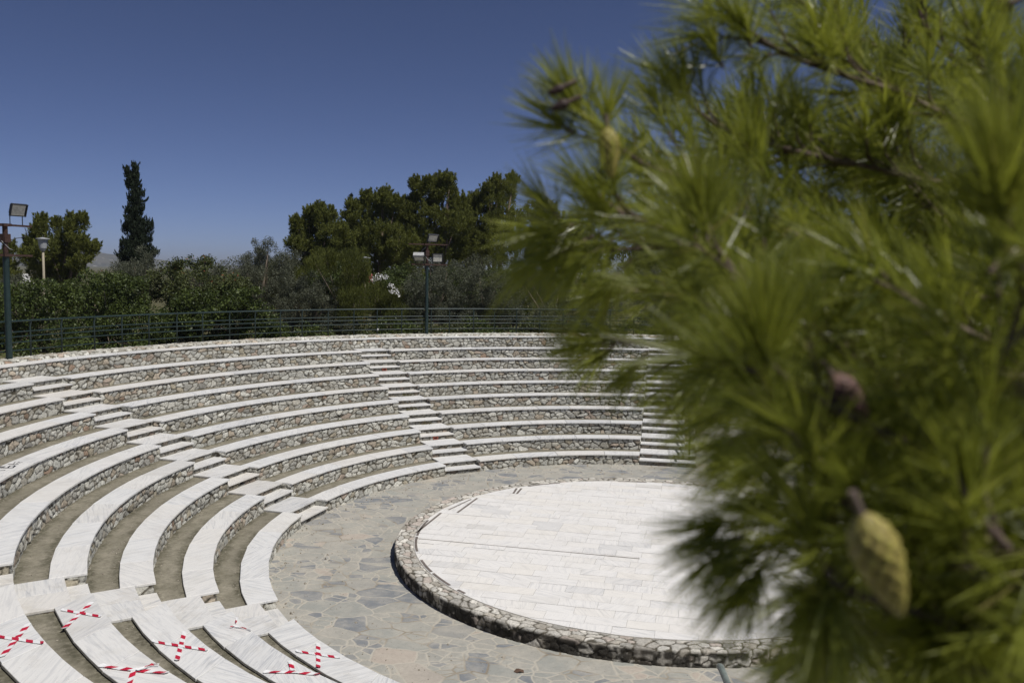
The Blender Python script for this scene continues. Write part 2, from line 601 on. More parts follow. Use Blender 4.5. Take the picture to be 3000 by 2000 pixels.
def rubble_sheet(name, path, profile, parent, seed, ds=.022, amp=.026, dark=None, cw=.175, ch=.112, mat=None, tone=(.99, 1.0, .94), nored=False):
    """path: polyline (n,2) walked with outward normal on its RIGHT; profile: list of (out, z, n_out, n_z)"""
    P = np.asarray(path, float)
    seg = np.linalg.norm(np.diff(P, axis=0), axis=1)
    cum = np.concatenate([[0], np.cumsum(seg)])
    L = cum[-1]
    ns = max(int(L / ds), 2) + 1
    S = np.linspace(0, L, ns)
    X = np.stack([np.interp(S, cum, P[:, 0]), np.interp(S, cum, P[:, 1])], 1)
    T = np.gradient(X, axis=0)
    T /= np.linalg.norm(T, axis=1)[:, None] + 1e-9
    N = np.stack([T[:, 1], -T[:, 0]], 1)
    pr = np.asarray(profile, float)
    ps = np.concatenate([[0], np.cumsum(np.linalg.norm(np.diff(pr[:, :2], axis=0), axis=1))])
    nv = max(int(ps[-1] / ds), 2) + 1
    Vv = np.linspace(0, ps[-1], nv)
    po, pz, pno, pnz = (np.interp(Vv, ps, pr[:, q]) for q in range(4))
    SS, VV = np.meshgrid(S, Vv, indexing='ij')
    b, mask, col = rubble_fields(SS + seed * 13.7, VV + seed * .37, seed, cw, ch)
    out = po[None, :] + pno[None, :] * b * amp
    z = pz[None, :] + pnz[None, :] * b * amp
    pts = np.stack([X[:, None, 0] + N[:, None, 0] * out, X[:, None, 1] + N[:, None, 1] * out, z], -1)
    if nored: col = np.where((col[..., :1] > col[..., 2:] * 1.28), (.56, .50, .46), col)
    col = col * np.array(tone)
    mo = MORTAR * (.75 + .5 * vnoise(SS * 7, VV * 7, seed)[..., None])
    c = mo * (1 - mask[..., None]) + col * mask[..., None]
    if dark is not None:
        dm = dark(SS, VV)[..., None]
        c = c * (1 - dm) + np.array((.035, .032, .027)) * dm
    idx = np.arange(ns * nv).reshape(ns, nv)
    q = np.stack([idx[:-1, :-1], idx[1:, :-1], idx[1:, 1:], idx[:-1, 1:]], -1).reshape(-1, 4)
    return mesh_np(name, pts.reshape(-1, 3), q, mat or M['rubble'], parent, cols=c.reshape(-1, 3), smooth=True)


def slab(name, corners, z, th, parent, mat=None, jit=.0025):
    """corners: closed plan outline, counter-clockwise; a thin slab with a small chipped top edge"""
    C = np.asarray(corners, float)
    n = len(C)
    zz = z + RNG.uniform(-jit, jit)
    tilt = RNG.normal(0, .0006, 2)
    cen = C.mean(0)
    zt = zz + (C - cen) @ tilt
    ch = .005
    inner = cen + (C - cen) * (1 - ch / np.linalg.norm(C - cen, axis=1))[:, None]
    V = np.concatenate([np.c_[C, zt - th], np.c_[C, zt - ch], np.c_[inner, zt]])
    q = []
    for lvl in (0, 1):
        for i in range(n):
            j = (i + 1) % n
            q.append((lvl * n + i, lvl * n + j, (lvl + 1) * n + j, (lvl + 1) * n + i))
    fv = RNG.random(3)
    F = [np.array(q), np.arange(2 * n, 3 * n)[None], np.arange(n)[::-1][None]]
    return mesh_np(name, V, F, mat or M['marble'], parent, fvec=np.tile(fv, (len(q) + 2, 1)))


def ccw(C):
    C = np.asarray(C)
    a = np.sum(C[:, 0] * np.roll(C[:, 1], -1) - C[:, 1] * np.roll(C[:, 0], -1))
    return C if a > 0 else C[::-1]


# ------------------------------------------------------------------ benches
OVER = .048
TH = .036
ORD = ['lowest', 'second', 'third', 'fourth', 'fifth', 'sixth', 'seventh', 'eighth', 'top']
SECT = [('right', 'middle', 'far right block beside the handrail', .022),
        ('middle', 'left', 'far middle block between two stairs', .022),
        ('left', 'near', 'left block', .022),
        ('near', 'end', 'near block at lower left', .055)]


def bench_ends(sa, sb, R, k, near):
    """azimuths of the two ends at radius R (a1 > a2, radians, unwrapped to be decreasing)"""
    wa = -ST[sa]['wl'] - .006
    if sa == 'near': wa = -(.31 + .30 * min(1, max(0, (R - RK(k)) / .3)))
    a1 = st_az(ST[sa], R, wa)
    a2 = st_az(ST[sb], R, ST[sb]['wr'] + .006)
    while a2 > a1: a2 -= 2 * PI
    return a1, a2


def arc_slabs(name, fe, Rf, Rb, z, parent, length=1.15, gap=.010, sub=3):
    a1f, a2f = fe(Rf); a1b, a2b = fe(Rb)
    n = max(2, round(abs(a2f - a1f) * Rf / length))
    cuts = np.linspace(0, 1, n + 1)
    cuts[1:-1] += RNG.uniform(-.22, .22, n - 1) / n
    for i in range(n):
        g = gap / 2 / (abs(a2f - a1f) * Rf)
        u0, u1 = cuts[i] + (g if i else 0), cuts[i + 1] - (g if i < n - 1 else 0)
        us = np.linspace(u0, u1, sub)
        fr = [pol(Rf, a1f + (a2f - a1f) * u) for u in us]
        bk = [pol(Rb + RNG.normal(0, .004), a1b + (a2b - a1b) * u) for u in us[::-1]]
        slab(name, ccw(fr + bk), z, TH, parent)


BENCH = {}
for si, (sa, sb, where, ds) in enumerate(SECT):
    for k in range(NT_ROWS):
        Rf, Rb = RK(k), RK(k) + DEPTH
        zt = H * (k + 1) + (.004 if sa == 'near' else 0)
        fe = lambda R: bench_ends(sa, sb, R, k, sa == 'near')
        am = sum(fe(Rf)) / 2
        p = pol(Rf + .25, am)
        t = thing('stone_bench', f'white marble topped stone bench, {ORD[k]} row from the stage, {where}', 'bench',
                  (p[0], p[1], H * k), 'curved bench rows of the theatre')
        BENCH[(si, k)] = t
        arc_slabs('seat_slab', fe, Rf, Rb, zt, t)
        Ri = Rf + OVER
        a1, a2 = fe(Ri); b1, b2 = fe(Rb - .03)
        e = .02 / Ri
        na = max(8, int(abs(a2 - a1) * Ri / .15))
        path = [pol(Rb - .03, b2 + e)] + [pol(Ri, a) for a in np.linspace(a2 + e, a1 - e, na)] + [pol(Rb - .03, b1 - e)]
        rubble_sheet('rubble_wall', path, [(0, H * k - .03 - (.035 if k else 0), 1, 0), (0, zt - TH, 1, 0)], t, seed=si * 17 + k * 3 + 1, ds=ds)
        nb = max(8, int(abs(b2 - b1) * Rb / .3))
        bp = [pol(Rb - .03, a) for a in np.linspace(b1 - e, b2 + e, nb)]
        V = [(q[0], q[1], z) for q in bp for z in (zt - .16, zt - TH)]
        F = [(2 * i, 2 * i + 1, 2 * i + 3, 2 * i + 2) for i in range(nb - 1)]
        mesh_np('back_face', V, np.array(F), M['grout'], t)

# parapet wall behind the top row
A_END = -2 * PI * 0 - rad(180)
t = thing('parapet_wall', 'stone parapet wall with thin marble ledge and rubble coping below the railing', 'wall', (pol(R9, rad(-60))[0], pol(R9, rad(-60))[1], H * 9))
par = t
fe9 = lambda R: (math.asin(.87 / R), -PI + math.asin(-.87 / R) * -1 * -1)
fe9 = lambda R: (math.asin(.87 / R), -PI - math.asin(.87 / R))
arc_slabs('ledge_slab', fe9, R9, R9 + .40, Z9, t, 1.25)
a1, a2 = fe9(R9)
rubble_sheet('rubble_wall', [pol(R9 + .04, a) for a in np.linspace(rad(-133), a1, 160)],
             [(0, H * 9 - .09, 1, 0), (0, Z9 - TH, 1, 0)], t, 91)
rubble_sheet('rubble_wall', [pol(R9 + .04, a) for a in np.linspace(a2, rad(-133), 80)],
             [(0, H * 9 - .09, 1, 0), (0, Z9 - TH, 1, 0)], t, 92, ds=.06)
cop = [(0, Z9 - .2, 1, 0), (0, Z9 + .02, 1, .2), (-.05, Z9 + .05, .3, 1), (-.5, Z9 + .06, 0, 1), (-.54, Z9 + .04, -.7, .7), (-.56, Z9 - .5, -1, 0)]
rubble_sheet('coping', [pol(R9 + .37, a) for a in np.linspace(rad(-133), a1, 160)], cop, t, 95, ds=.035, amp=.035)
rubble_sheet('coping', [pol(R9 + .37, a) for a in np.linspace(a2, rad(-133), 80)], cop, t, 96, ds=.07, amp=.03)

# walkways behind the benches
for k in range(NT_ROWS):
    ra, rb = RK(k) + .42, (RK(k + 1) if k < 8 else R9) + .12
    zt = H * (k + 1) - .055
    na, nr = 320, 9
    V, tn = [], []
    for a in np.linspace(math.asin(.84 / ra), -PI - math.asin(.84 / ra), na):
        for r in np.linspace(ra, rb, nr):
            q = pol(r, a)
            V.append((q[0], q[1], zt + .012 * float(vnoise(np.array(q[0] * 2.), np.array(q[1] * 2.), k))))
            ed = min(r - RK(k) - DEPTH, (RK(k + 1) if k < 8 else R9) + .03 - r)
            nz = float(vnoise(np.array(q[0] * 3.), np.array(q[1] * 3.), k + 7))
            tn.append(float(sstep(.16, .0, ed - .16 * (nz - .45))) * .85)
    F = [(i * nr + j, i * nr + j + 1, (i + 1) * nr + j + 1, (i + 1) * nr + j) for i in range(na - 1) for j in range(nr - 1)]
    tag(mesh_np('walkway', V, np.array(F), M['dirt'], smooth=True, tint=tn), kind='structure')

# ------------------------------------------------------------------ stairs
SLAB = {'right': 'far right stairs of marble treads with a green handrail',
        'middle': 'middle stairs of marble treads climbing between the far seating blocks',
        'left': 'left stairs of marble treads climbing between middle and left blocks',
        'near': 'near left stairs of weathered marble treads beside the taped benches',
        'end': 'nearest stairs of marble treads with a sunlit handrail below the pine'}


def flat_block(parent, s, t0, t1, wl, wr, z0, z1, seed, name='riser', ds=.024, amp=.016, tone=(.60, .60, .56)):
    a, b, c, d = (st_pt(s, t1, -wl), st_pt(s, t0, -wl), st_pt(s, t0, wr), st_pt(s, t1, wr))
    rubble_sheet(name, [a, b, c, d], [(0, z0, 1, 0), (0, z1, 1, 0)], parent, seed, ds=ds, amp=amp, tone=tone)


for q, (nm, s) in enumerate(ST.items()):
    p = st_pt(s, RK(0), 0)
    root = thing('stairs', SLAB[nm], 'stairs', (p[0], p[1], 0), 'stairs between the seating blocks')
    ds = .024 if nm != 'end' else .05
    for k in range(NT_ROWS):
        wl, wr = s['wl'], s['wr']
        if nm in ('right', 'end') and k > 0:
            if nm == 'right': wr = .55
            else: wl = .55
        t0 = st_t(s, RK(k)) + OVER - .01
        tm = t0 + .30
        t1 = st_t(s, RK(k + 1) if k < 8 else R9) + OVER
        hw_l, hw_r = wl, wr
        if nm == 'near': hw_l = .29
        seed = 200 + q * 31 + k * 2
        z0 = H * k - .02
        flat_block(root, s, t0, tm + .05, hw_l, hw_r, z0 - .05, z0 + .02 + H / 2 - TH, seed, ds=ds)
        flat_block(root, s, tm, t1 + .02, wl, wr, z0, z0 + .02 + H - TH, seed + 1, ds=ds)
        jl = .012

        def tread(ta, tb, la, lb, z):
            cuts = [-la, lb]
            if lb + la > 1.3 or nm in ('near', 'end'):
                cuts = [-la, (lb - la) / 2 + RNG.uniform(-.12, .12), lb]
            for i in range(len(cuts) - 1):
                g0 = .005 if i else 0
                g1 = .005 if i < len(cuts) - 2 else 0
                jj = RNG.normal(0, .006)
                slab('tread', ccw([st_pt(s, ta + jj, cuts[i] + g0), st_pt(s, ta + jj, cuts[i + 1] - g1),
                                   st_pt(s, tb, cuts[i + 1] - g1), st_pt(s, tb, cuts[i] + g0)]), z, TH, root, M['tread'] if nm in ('near', 'left') else None, .004)
        tread(t0 - .055, tm - .002, hw_l, hw_r, H * (k + .5))
        tread(tm - .055, t1 - .003, wl, wr, H * (k + 1))
        if nm in ('right', 'end') and k > 0:      # stepped cheek beyond the handrail
            ca, cb = (.556, .87)
            l, r = (-ca, cb) if nm == 'right' else (cb, -ca)
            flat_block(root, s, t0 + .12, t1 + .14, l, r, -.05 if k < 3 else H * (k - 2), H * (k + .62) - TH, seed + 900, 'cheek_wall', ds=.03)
            slab('cheek_cap', ccw([st_pt(s, t0 + .09, -l), st_pt(s, t0 + .09, r), st_pt(s, t1 + .12, r), st_pt(s, t1 + .12, -l)]), H * (k + .62), TH, root)
    if nm in ('middle', 'left'):                 # brick vents let into some risers
        for k, w in (((2, -.05), (7, -.02)) if nm == 'middle' else ((2, -.02), (1, -.05))):
            t0 = st_t(s, RK(k)) + OVER - .03
            c = st_pt(s, t0, w)
            ax = np.array([[s['w'][0], s['w'][1], 0], [s['d'][0], s['d'][1], 0], [0, 0, 1]])
            mb = MB()
            zc = H * k + .06
            mb.box((*c, zc + .032), (.15, .05, .016), ax); mb.box((*c, zc - .032), (.15, .05, .016), ax)
            for sg in (-1, 1): mb.box((*(c + s['w'] * .067 * sg), zc), (.016, .05, .048), ax)
            v = mb.build('vent', M['brick'], root) if nm == 'middle' else root
            mb = MB(); mb.box((*(c + s['d'] * .012), zc), (.12, .02, .048), ax)
            mb.build('opening', M['hole'], v)

# end walls that retain the seating beside the two outer stairs
for sg, lab in ((1, 'rubble end wall retaining the seating beside the far right stairs'), (-1, 'rubble end wall retaining the seating beside the nearest stairs')):
    mb = MB()
    for k in range(10):
        y0 = RK(k) + .35; y1 = RK(k + 1) + .35 if k < 9 else R9 + .95
        top = H * (k + .45) if k < 9 else Z9 + .05
        es = ST['right' if sg > 0 else 'end']
        q = st_pt(es, (y0 + y1) / 2, .74 * sg)
        mb.box((*q, top / 2 - .1), (.235, y1 - y0 - .001, top + .2), np.array([[*es['w'], 0], [*es['d'], 0], [0, 0, 1]]))
    w = mb.build('end_wall', M['rubble2'])
    tag(w, lab, 'wall')

# loose grit lying on the walkways and the paving
V, F = [], []
nn = 0
for q in range(2600):
    a = rad(RNG.uniform(-180, -2))
    if q % 3:
        k = int(RNG.integers(0, 6)); r = RNG.choice([RK(k) + DEPTH + .02 + abs(RNG.normal(0, .1)), RK(k + 1) + .03 - abs(RNG.normal(0, .1))]); z = H * (k + 1) - .048
    else:
        r = 7.95 - abs(RNG.normal(0, .7)); z = 0
    c = np.array([*pol(r, a), z]); g = RNG.uniform(.006, .02) * (1 if q % 9 else 1.6)
    P = RNG.normal(size=(6, 3)) * g * .25 + np.array([(1, 0, 0), (-1, 0, 0), (0, 1, 0), (0, -1, 0), (0, 0, 1), (0, 0, -.6)]) * g * RNG.uniform(.6, 1.2, (6, 1))
    V.append(c + P)
    F += [(nn + i, nn + j, nn + k_) for i, j, k_ in ((0, 2, 4), (2, 1, 4), (1, 3, 4), (3, 0, 4), (2, 0, 5), (1, 2, 5), (3, 1, 5), (0, 3, 5))]
    nn += 6
M['grit'] = mat_simple('grit', (.3, .27, .22), .9, .6, 40, spec=.1)
tag(mesh_np('grit', np.concatenate(V), np.array(F), M['grit']), kind='stuff')

# ------------------------------------------------------------------ stage
SC = np.array([-.322, -.022]); RI, RS, ZS = 4.875, 5.24, .25
stg = thing('stage', 'round raised stage floored with white marble slabs inside a rubble rim', 'stage', (SC[0], SC[1], 0))


def clip_circle(poly, R, n=96):
    out = [np.asarray(p) for p in poly]
    for i in range(n):
        a = 2 * PI * i / n
        nv = np.array([math.cos(a), math.sin(a)])
        res = []
        for j in range(len(out)):
            p, q = out[j], out[(j + 1) % len(out)]
            dp, dq = p @ nv - R, q @ nv - R
            if dp <= 0: res.append(p)
            if (dp < 0) != (dq < 0) and abs(dp - dq) > 1e-9:
                res.append(p + (q - p) * dp / (dp - dq))
        out = res
        if len(out) < 3: return None
    return np.array(out)


ang = rad(-2.0)
ux, uy = np.array([math.cos(ang), math.sin(ang)]), np.array([-math.sin(ang), math.cos(ang)])
V, FV, polys = [], [], []
row, y = 0, -RI
while y < RI:
    hgt = .305
    x = -RI - .66 + (.33 if row % 2 else 0) + random.uniform(-.03, .03)
    while x < RI:
        ln = .66 if random.random() < .9 else .5
        g = .002
        poly = [ux * a + uy * b for a, b in ((x + g, y + g), (x + ln - g, y + g), (x + ln - g, y + hgt - g), (x + g, y + hgt - g))]
        if min(np.linalg.norm(p) for p in poly) < RI:
            c = poly if max(np.linalg.norm(p) for p in poly) < RI - .01 else clip_circle(poly, RI - .012)
            if c is not None:
                n0 = len(V)
                dz = RNG.normal(0, .0012)
                V += [(p[0] + SC[0], p[1] + SC[1], ZS + dz) for p in c]
                polys.append(list(range(n0, n0 + len(c))))
                FV.append(RNG.random(3))
        x += ln
    y += hgt; row += 1
me = bpy.data.meshes.new('marble_floor')
me.from_pydata([tuple(np.array(v) - (SC[0], SC[1], 0)) for v in V], [], polys)
me.materials.append(M['stage'])
a = me.attributes.new('slab', 'FLOAT_VECTOR', 'FACE'); a.data.foreach_set('vector', np.array(FV, np.float32).ravel())
o = link(bpy.data.objects.new('marble_floor', me)); o.parent = stg


def disc(R, z, name, mat, parent=None, c=SC, n=96):
    V = [(c[0], c[1], z)] + [(c[0] + R * math.cos(2 * PI * i / n), c[1] + R * math.sin(2 * PI * i / n), z) for i in range(n)]
    return mesh_np(name, V, np.array([(0, i + 1, (i + 1) % n + 1) for i in range(n)]), mat, parent)


disc(RI + .05, ZS - .006, 'floor_bed', M['stage_grout'], stg)
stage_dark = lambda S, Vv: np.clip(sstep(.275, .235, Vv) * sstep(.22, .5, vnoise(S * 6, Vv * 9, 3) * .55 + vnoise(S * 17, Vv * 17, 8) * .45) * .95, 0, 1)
path = [SC + RS * np.array([math.cos(a), math.sin(a)]) for a in np.linspace(0, 2 * PI, 260)]
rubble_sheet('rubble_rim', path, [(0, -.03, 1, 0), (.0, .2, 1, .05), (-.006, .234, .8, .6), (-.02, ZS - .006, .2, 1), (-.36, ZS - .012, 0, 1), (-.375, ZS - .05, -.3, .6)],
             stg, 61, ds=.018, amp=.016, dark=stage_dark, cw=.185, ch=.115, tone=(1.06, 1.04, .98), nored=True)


def ribbon(name, pts, w, z, mat, parent):
    P = np.asarray(pts, float)
    T = np.gradient(P, axis=0); T /= np.linalg.norm(T, axis=1)[:, None]
    N = np.stack([-T[:, 1], T[:, 0]], 1) * w / 2
    n = len(P)
    V = np.concatenate([np.c_[P + N, np.full(n, z)], np.c_[P - N, np.full(n, z)], np.c_[P + N, np.full(n, z - .004)], np.c_[P - N, np.full(n, z - .004)]])
    F = []
    for i in range(n - 1):
        F += [(i, n + i, n + i + 1, i + 1), (i, i + 1, 2 * n + i + 1, 2 * n + i), (n + i + 1, n + i, 3 * n + i, 3 * n + i + 1)]
    return mesh_np(name, V, np.array(F), mat, parent)


def line_px(a, b, z, n=2):
    A, B = on_level(*a, z)[:2], on_level(*b, z)[:2]
    return [A + (B - A) * i / (n - 1) for i in range(n)]


ribbon('floor_line', line_px((1222, 1577), (1874, 1636), ZS), .02, ZS + .006, M['strip'], stg)
for a, b, w in (((1314, 1493), (1380, 1462), .035), ((1340, 1501), (1398, 1459), .05), ((1220, 1560), (1292, 1502), .05),
                ((1504, 1445), (1514, 1430), .05), ((1514, 1446), (1528, 1430), .05)):
    ribbon('floor_strip', line_px(a, b, ZS), w, ZS + .006, M['strip'], stg)
for a0, a1 in ((178, 191), (192, 203), (209, 217), (218, 226), (229, 231.5), (120, 131), (92, 101)):
    ribbon('edge_strip', [SC + (RI - .05) * np.array([math.cos(rad(a)), math.sin(rad(a))]) for a in np.linspace(a0, a1, 8)], .05, ZS + .006, M['strip'], stg)

# ------------------------------------------------------------------ paving and ground
n = 160
V, F = [], []
for a in np.linspace(0, 2 * PI, n, endpoint=False):
    right = math.sin(a) > -.02 and True
    ro = 8.35
    if math.sin(a) > .0: ro = 8.35 + 11 * min(1, math.sin(a) * 6) * (1 if math.cos(a) > -.2 else .35)
    for r in (RS - .1, ro):
        V.append((r * math.sin(a) + SC[0] * (r < 6), r * math.cos(a) + SC[1] * (r < 6), 0))
for i in range(n):
    j = (i + 1) % n
    F.append((2 * i, 2 * i + 1, 2 * j + 1, 2 * j))
tag(mesh_np('paving', V, np.array(F), M['flag']), kind='structure')


def ground_z(x, y):
    r = math.hypot(x, y)
    far = 2.72 - .95 * min(1, max(0, (r - 22) / 40)) - 2.2 * min(1, max(0, (r - 60) / 250))
    if x < .8 or (y < 0 and r > 17.2 and x < 1.2):
        if r < 17.2: return -.3
        if y < -10: far += .9 * min(1, max(0, (r - 17.3) / .8)) if r < 60 else 0
        return far
    r0, r1 = (13, 17) if y < -2 else (20, 25)
    b = min(1, max(0, (r - r0) / (r1 - r0)))
    return -.03 + (far + .03) * b * b * (3 - 2 * b)


radii = [0, 6, 10, 13, 14, 15, 16, 16.8, 17.15, 17.25, 17.6, 18.2, 19.5, 21, 23, 26, 32, 40, 55, 75, 100, 160, 260, 500, 1000, 2500, 6500]
azs = sorted(list(np.linspace(0, 360, 144, endpoint=False)) + [2.7, 2.9, 177.0, 176.8])
V = [(r * math.sin(rad(a)), r * math.cos(rad(a)), ground_z(r * math.sin(rad(a)), r * math.cos(rad(a)))) for r in radii for a in azs]
na = len(azs)
F = [(i * na + j, i * na + (j + 1) % na, (i + 1) * na + (j + 1) % na, (i + 1) * na + j) for i in range(len(radii) - 1) for j in range(na)]
tag(mesh_np('ground', V, np.array(F), M['ground']), kind='structure')

# hills on the horizon
mh = NT('hillside')
hn = mh.noise(mh.pos(), .012, 7, .65)
hc = mh.mix(mh.ramp(hn, .35, .65), (.045, .05, .035), (.13, .12, .09))
vo = mh.n('ShaderNodeTexVoronoi', _feature='F1', Scale=.03); mh.t.links.new(mh.pos(), vo.inputs['Vector'])
hs = mh.n('ShaderNodeSeparateXYZ', i0=mh.pos()).outputs[2]
town = mh.math('MULTIPLY', mh.ramp(vo.outputs['Distance'], .22, .12), mh.ramp(hs, 75, 30))
hc = mh.mix(mh.math('MULTIPLY', town, .8), hc, (.6, .57, .52))
M['hill'] = mh.finish(hc, .95, spec=.05)
V, F = [], []
HA = np.linspace(-75, 60, 120)
HR = [3000, 3150, 3350, 3600, 4200]
for i, a in enumerate(HA):
    prof = 40 + 62 * math.exp(-((a + 38) / 3.6) ** 2) + 30 * math.exp(-((a + 47) / 5) ** 2) + 5 * math.sin(a * 1.3 + 1)
    prof *= .25 + .75 * float(sstep(-31, -34, a))
    for j, r in enumerate(HR):
        f = [0, .35, .75, 1, .2][j]
        z = -1 + prof * .55 * f + (6 * float(vnoise(np.array(a * 1.1), np.array(j * 2.0), 4)) if 0 < j < 4 else 0)
        V.append((r * math.sin(rad(a)), r * math.cos(rad(a)), z))
m_ = len(HR)
F = [(i * m_ + j, (i + 1) * m_ + j, (i + 1) * m_ + j + 1, i * m_ + j + 1) for i in range(len(HA) - 1) for j in range(m_ - 1)]
tag(mesh_np('hills', V, np.array(F), M['hill'], smooth=True), kind='structure')

# air between the theatre and the hills
mz = NT('haze_air')
pv = mz.n('ShaderNodeVolumePrincipled', Density=.0002, Anisotropy=.2)
pv.inputs['Color'].default_value = (.80, .86, .95, 1)
mz.t.links.new(pv.outputs[0], mz.out.inputs['Volume'])
mb = MB(); mb.box((0, 500, 35), (14000, 14000, 74 + 6))
tag(mb.build('haze', mz.m), kind='stuff')

# ------------------------------------------------------------------ railing
RR = 17.2
zc = Z9 + .06
rl = thing('railing', 'dark green pipe railing running along the top of the seating', 'railing', (pol(RR, rad(-50))[0], pol(RR, rad(-50))[1], zc))
AZ = np.linspace(rad(2), rad(-150), 260)
for z, r, nm in ((4.25, .026, 'top_rail'), (3.96, .017, 'rail'), (3.83, .017, 'rail'), (3.68, .017, 'rail'), (3.465, .017, 'rail')):
    mb = MB()
    rr = RR - .055 if nm == 'top_rail' else RR
    mb.tube([(*pol(rr, a), z) for a in AZ], r, 8)
    mb.build(nm, M['rail'], rl, True)
posts = [-81.8, -78.5, -74.9, -71.8, -68.7, -65.4, -62.3, -59.0, -55.8, -52.6, -49.8, -46.4, -43.0, -39.9, -36.6, -30.1, -26.8, -23.95, -20.9, -17.7]
posts += [-14.5, -11.3, -8.1, -4.9, -1.7, 1.6] + list(np.arange(-88.2, -150, -3.25)) + [-33.5 + .9]
for a in posts:
    mb = MB()
    a = rad(a)
    mb.tube([(*pol(RR + .0, a), 3.2), (*pol(RR, a), 4.06), (*pol(RR - .012, a), 4.14), (*pol(RR - .032, a), 4.2), (*pol(RR - .05, a), 4.24)], .025, 8)
    mb.build('post', M['rail'], rl, True)
mb = MB(); mb.tube([(*pol(RR - .02, rad(-39.87)), 3.45), (*pol(RR - .045, rad(-39.82)), 3.49)], .03, 6)
mb.build('knotted_rag', M['white'], rl)

# handrails on the two end stairs
for nm, sg, mt, lab in (('right', 1, 'rail', 'dark green pipe handrail standing on the far right stairs'), ('end', -1, 'rail_sunlit', 'sunlit grey green pipe handrail at the bottom edge of the picture')):
    root = thing('handrail', lab, 'handrail', (.66, sg * 8.3, H))
    x = .68 if sg > 0 else .72
    y0 = 7.75 if sg > 0 else 7.22
    sx = 0 if sg > 0 else math.tan(rad(7.5))
    P = lambda t, h: (x + sx * t, sg * (y0 + t), H * 1.0 + h + max(0, t - .5) * H / DR)
    mb = MB()
    hh = .62 if sg > 0 else .71
    mb.tube([P(.0, hh - .03), P(.06, hh - .005), P(.2, hh)] + [P(t, hh) for t in np.linspace(.5, 8.6, 12)], .033 if sg > 0 else .042, 10)
    mb.build('top_rail', M[mt], root, True)
    mb = MB(); mb.tube([P(t, hh - .3) for t in np.linspace(.5, 8.6, 12)], .022, 8)
    mb.build('lower_rail', M['rail'], root, True)
    for t in (.5, 2.5, 4.5, 6.5, 8.5):
        mb = MB()
        b = P(t, 0)
        mb.tube([(b[0], b[1], b[2] - .2), (b[0], b[1], b[2] + hh)], .028, 8)
        mb.build('post', M['rail'], root, True)

# ------------------------------------------------------------------ floodlight masts


def floodlight(parent, c, aim, pitch, w=.42, hgt=.34, top=None, arm=None):
    a = np.array([aim[0], aim[1], 0.0]); a /= np.linalg.norm(a)
    f = a * math.cos(pitch) + np.array([0, 0, -math.sin(pitch)])
    r = np.cross(f, [0, 0, 1]); r /= np.linalg.norm(r)
    u = np.cross(r, f)
    c = np.asarray(c, float)
    ax = np.array([r, -f, u])
    mb = MB()
    mb.box(c + f * .0, (w, .035, hgt), ax)                       # front frame plate
    mb.box(c - f * .085, (w * .94, .13, hgt * .92), ax, taper=.72)
    mb.box(c + f * .03 + u * hgt * .49, (w * 1.02, .09, .014), ax)
    for sgn in (-1, 1): mb.box(c + f * .03 + r * sgn * w * .495, (.014, .06, hgt * .96), ax)
    mb.box(c - f * .17, (w * .5, .1, hgt * .5), ax, taper=.8)
    fl = mb.build('floodlight', M['black'], parent)
    mb = MB(); mb.box(c + f * .0205, (w * .84, .006, hgt * .8), ax)
    mb.build('glass', M['glass'], fl)
    if top:
        mb = MB(); mb.box(c - f * .07 + u * (hgt * .5 + .006), (w * .98, .15, .012), ax); mb.build('sunlit_top', M[top], fl)  # thin plate carrying the painted sun on top of the lamp
    mb = MB()
    for sgn in (-1, 1):
        q = c - f * .06 + r * sgn * w * .4 - u * hgt * .3
        mb.tube([q, (q[0], q[1], arm + .02)], .012, 6)
    mb.build('bracket', M['black'], fl)
    return fl


mg = NT('floodlight_glass')
gn_ = mg.noise(mg.pos(), 14, 4, .6)
M['glass'] = mg.finish(mg.mix(mg.ramp(gn_, .35, .7), (.30, .30, .27), (.48, .47, .42)), .25, spec=.6)


def mast(az, label, rbase, lights, left=False):
    b = pol(RR - .1, rad(az))
    root = thing('light_mast', label, 'light mast', (b[0], b[1], 3.2), 'floodlight masts on the parapet')
    tg = np.array([math.cos(rad(az)), -math.sin(rad(az))])       # clockwise tangent = right in the photo
    mb = MB()
    mb.tube([(*b, 3.2), (*b, 3.26), (*b, 5.95), (*b, 6.0)], [rbase, rbase, rbase * .9, rbase * .9], 14)
    mb.build('pole', M['rail'], root, True)
    mb = MB(); mb.tube([(*b, 5.99), (*b, 6.78)], rbase * .78, 12)
    mb.box((*b, 6.42), (rbase * 2.3, rbase * 2.0, .22), np.array([[tg[0], tg[1], 0], [-tg[1], tg[0], 0], [0, 0, 1]]))
    mb.build('upper_pole', M['rust'], root)
    ax = np.array([[tg[0], tg[1], 0], [-tg[1], tg[0], 0], [0, 0, 1]])
    for z, l0, l1 in ((6.76, -.75, .82), (5.98, -.62, .82)):
        mb = MB(); mb.box((*(b + tg * (l0 + l1) / 2), z), (l1 - l0, .06, .05), ax)
        mb.box((*b, z), (.24, .2, .07), ax)
        mb.build('crossarm', M['rust'], root)
    for dt, z, aim, pitch, top in lights:
        floodlight(root, (*(b + tg * dt), z), aim, pitch, top=top, arm=6.76 if z > 6.7 else 5.98)
    mb = MB()
    pts = [(*(b + tg * .62), 6.72), (*(b + tg * .68), 6.55), (*(b + tg * .58), 6.47), (*(b + tg * .35), 6.43), (*(b + tg * .1), 6.35)] if left else \
          [(*(b + tg * .12), 6.85), (*(b - tg * .05), 6.66), (*(b - tg * .22), 6.5)]
    mb.tube(pts, .009, 6); mb.build('cable', M['wire' if left else 'cable'], root, True)
    mb = MB(); mb.tube([(*(b - tg * .12), 6.35), (*(b + tg * .02 - b / RR * .1), 6.15), (*(b + tg * .13 - b / RR * .1), 6.12)], .009, 6)
    mb.build('cable', M['cable'], root, True)
    return root


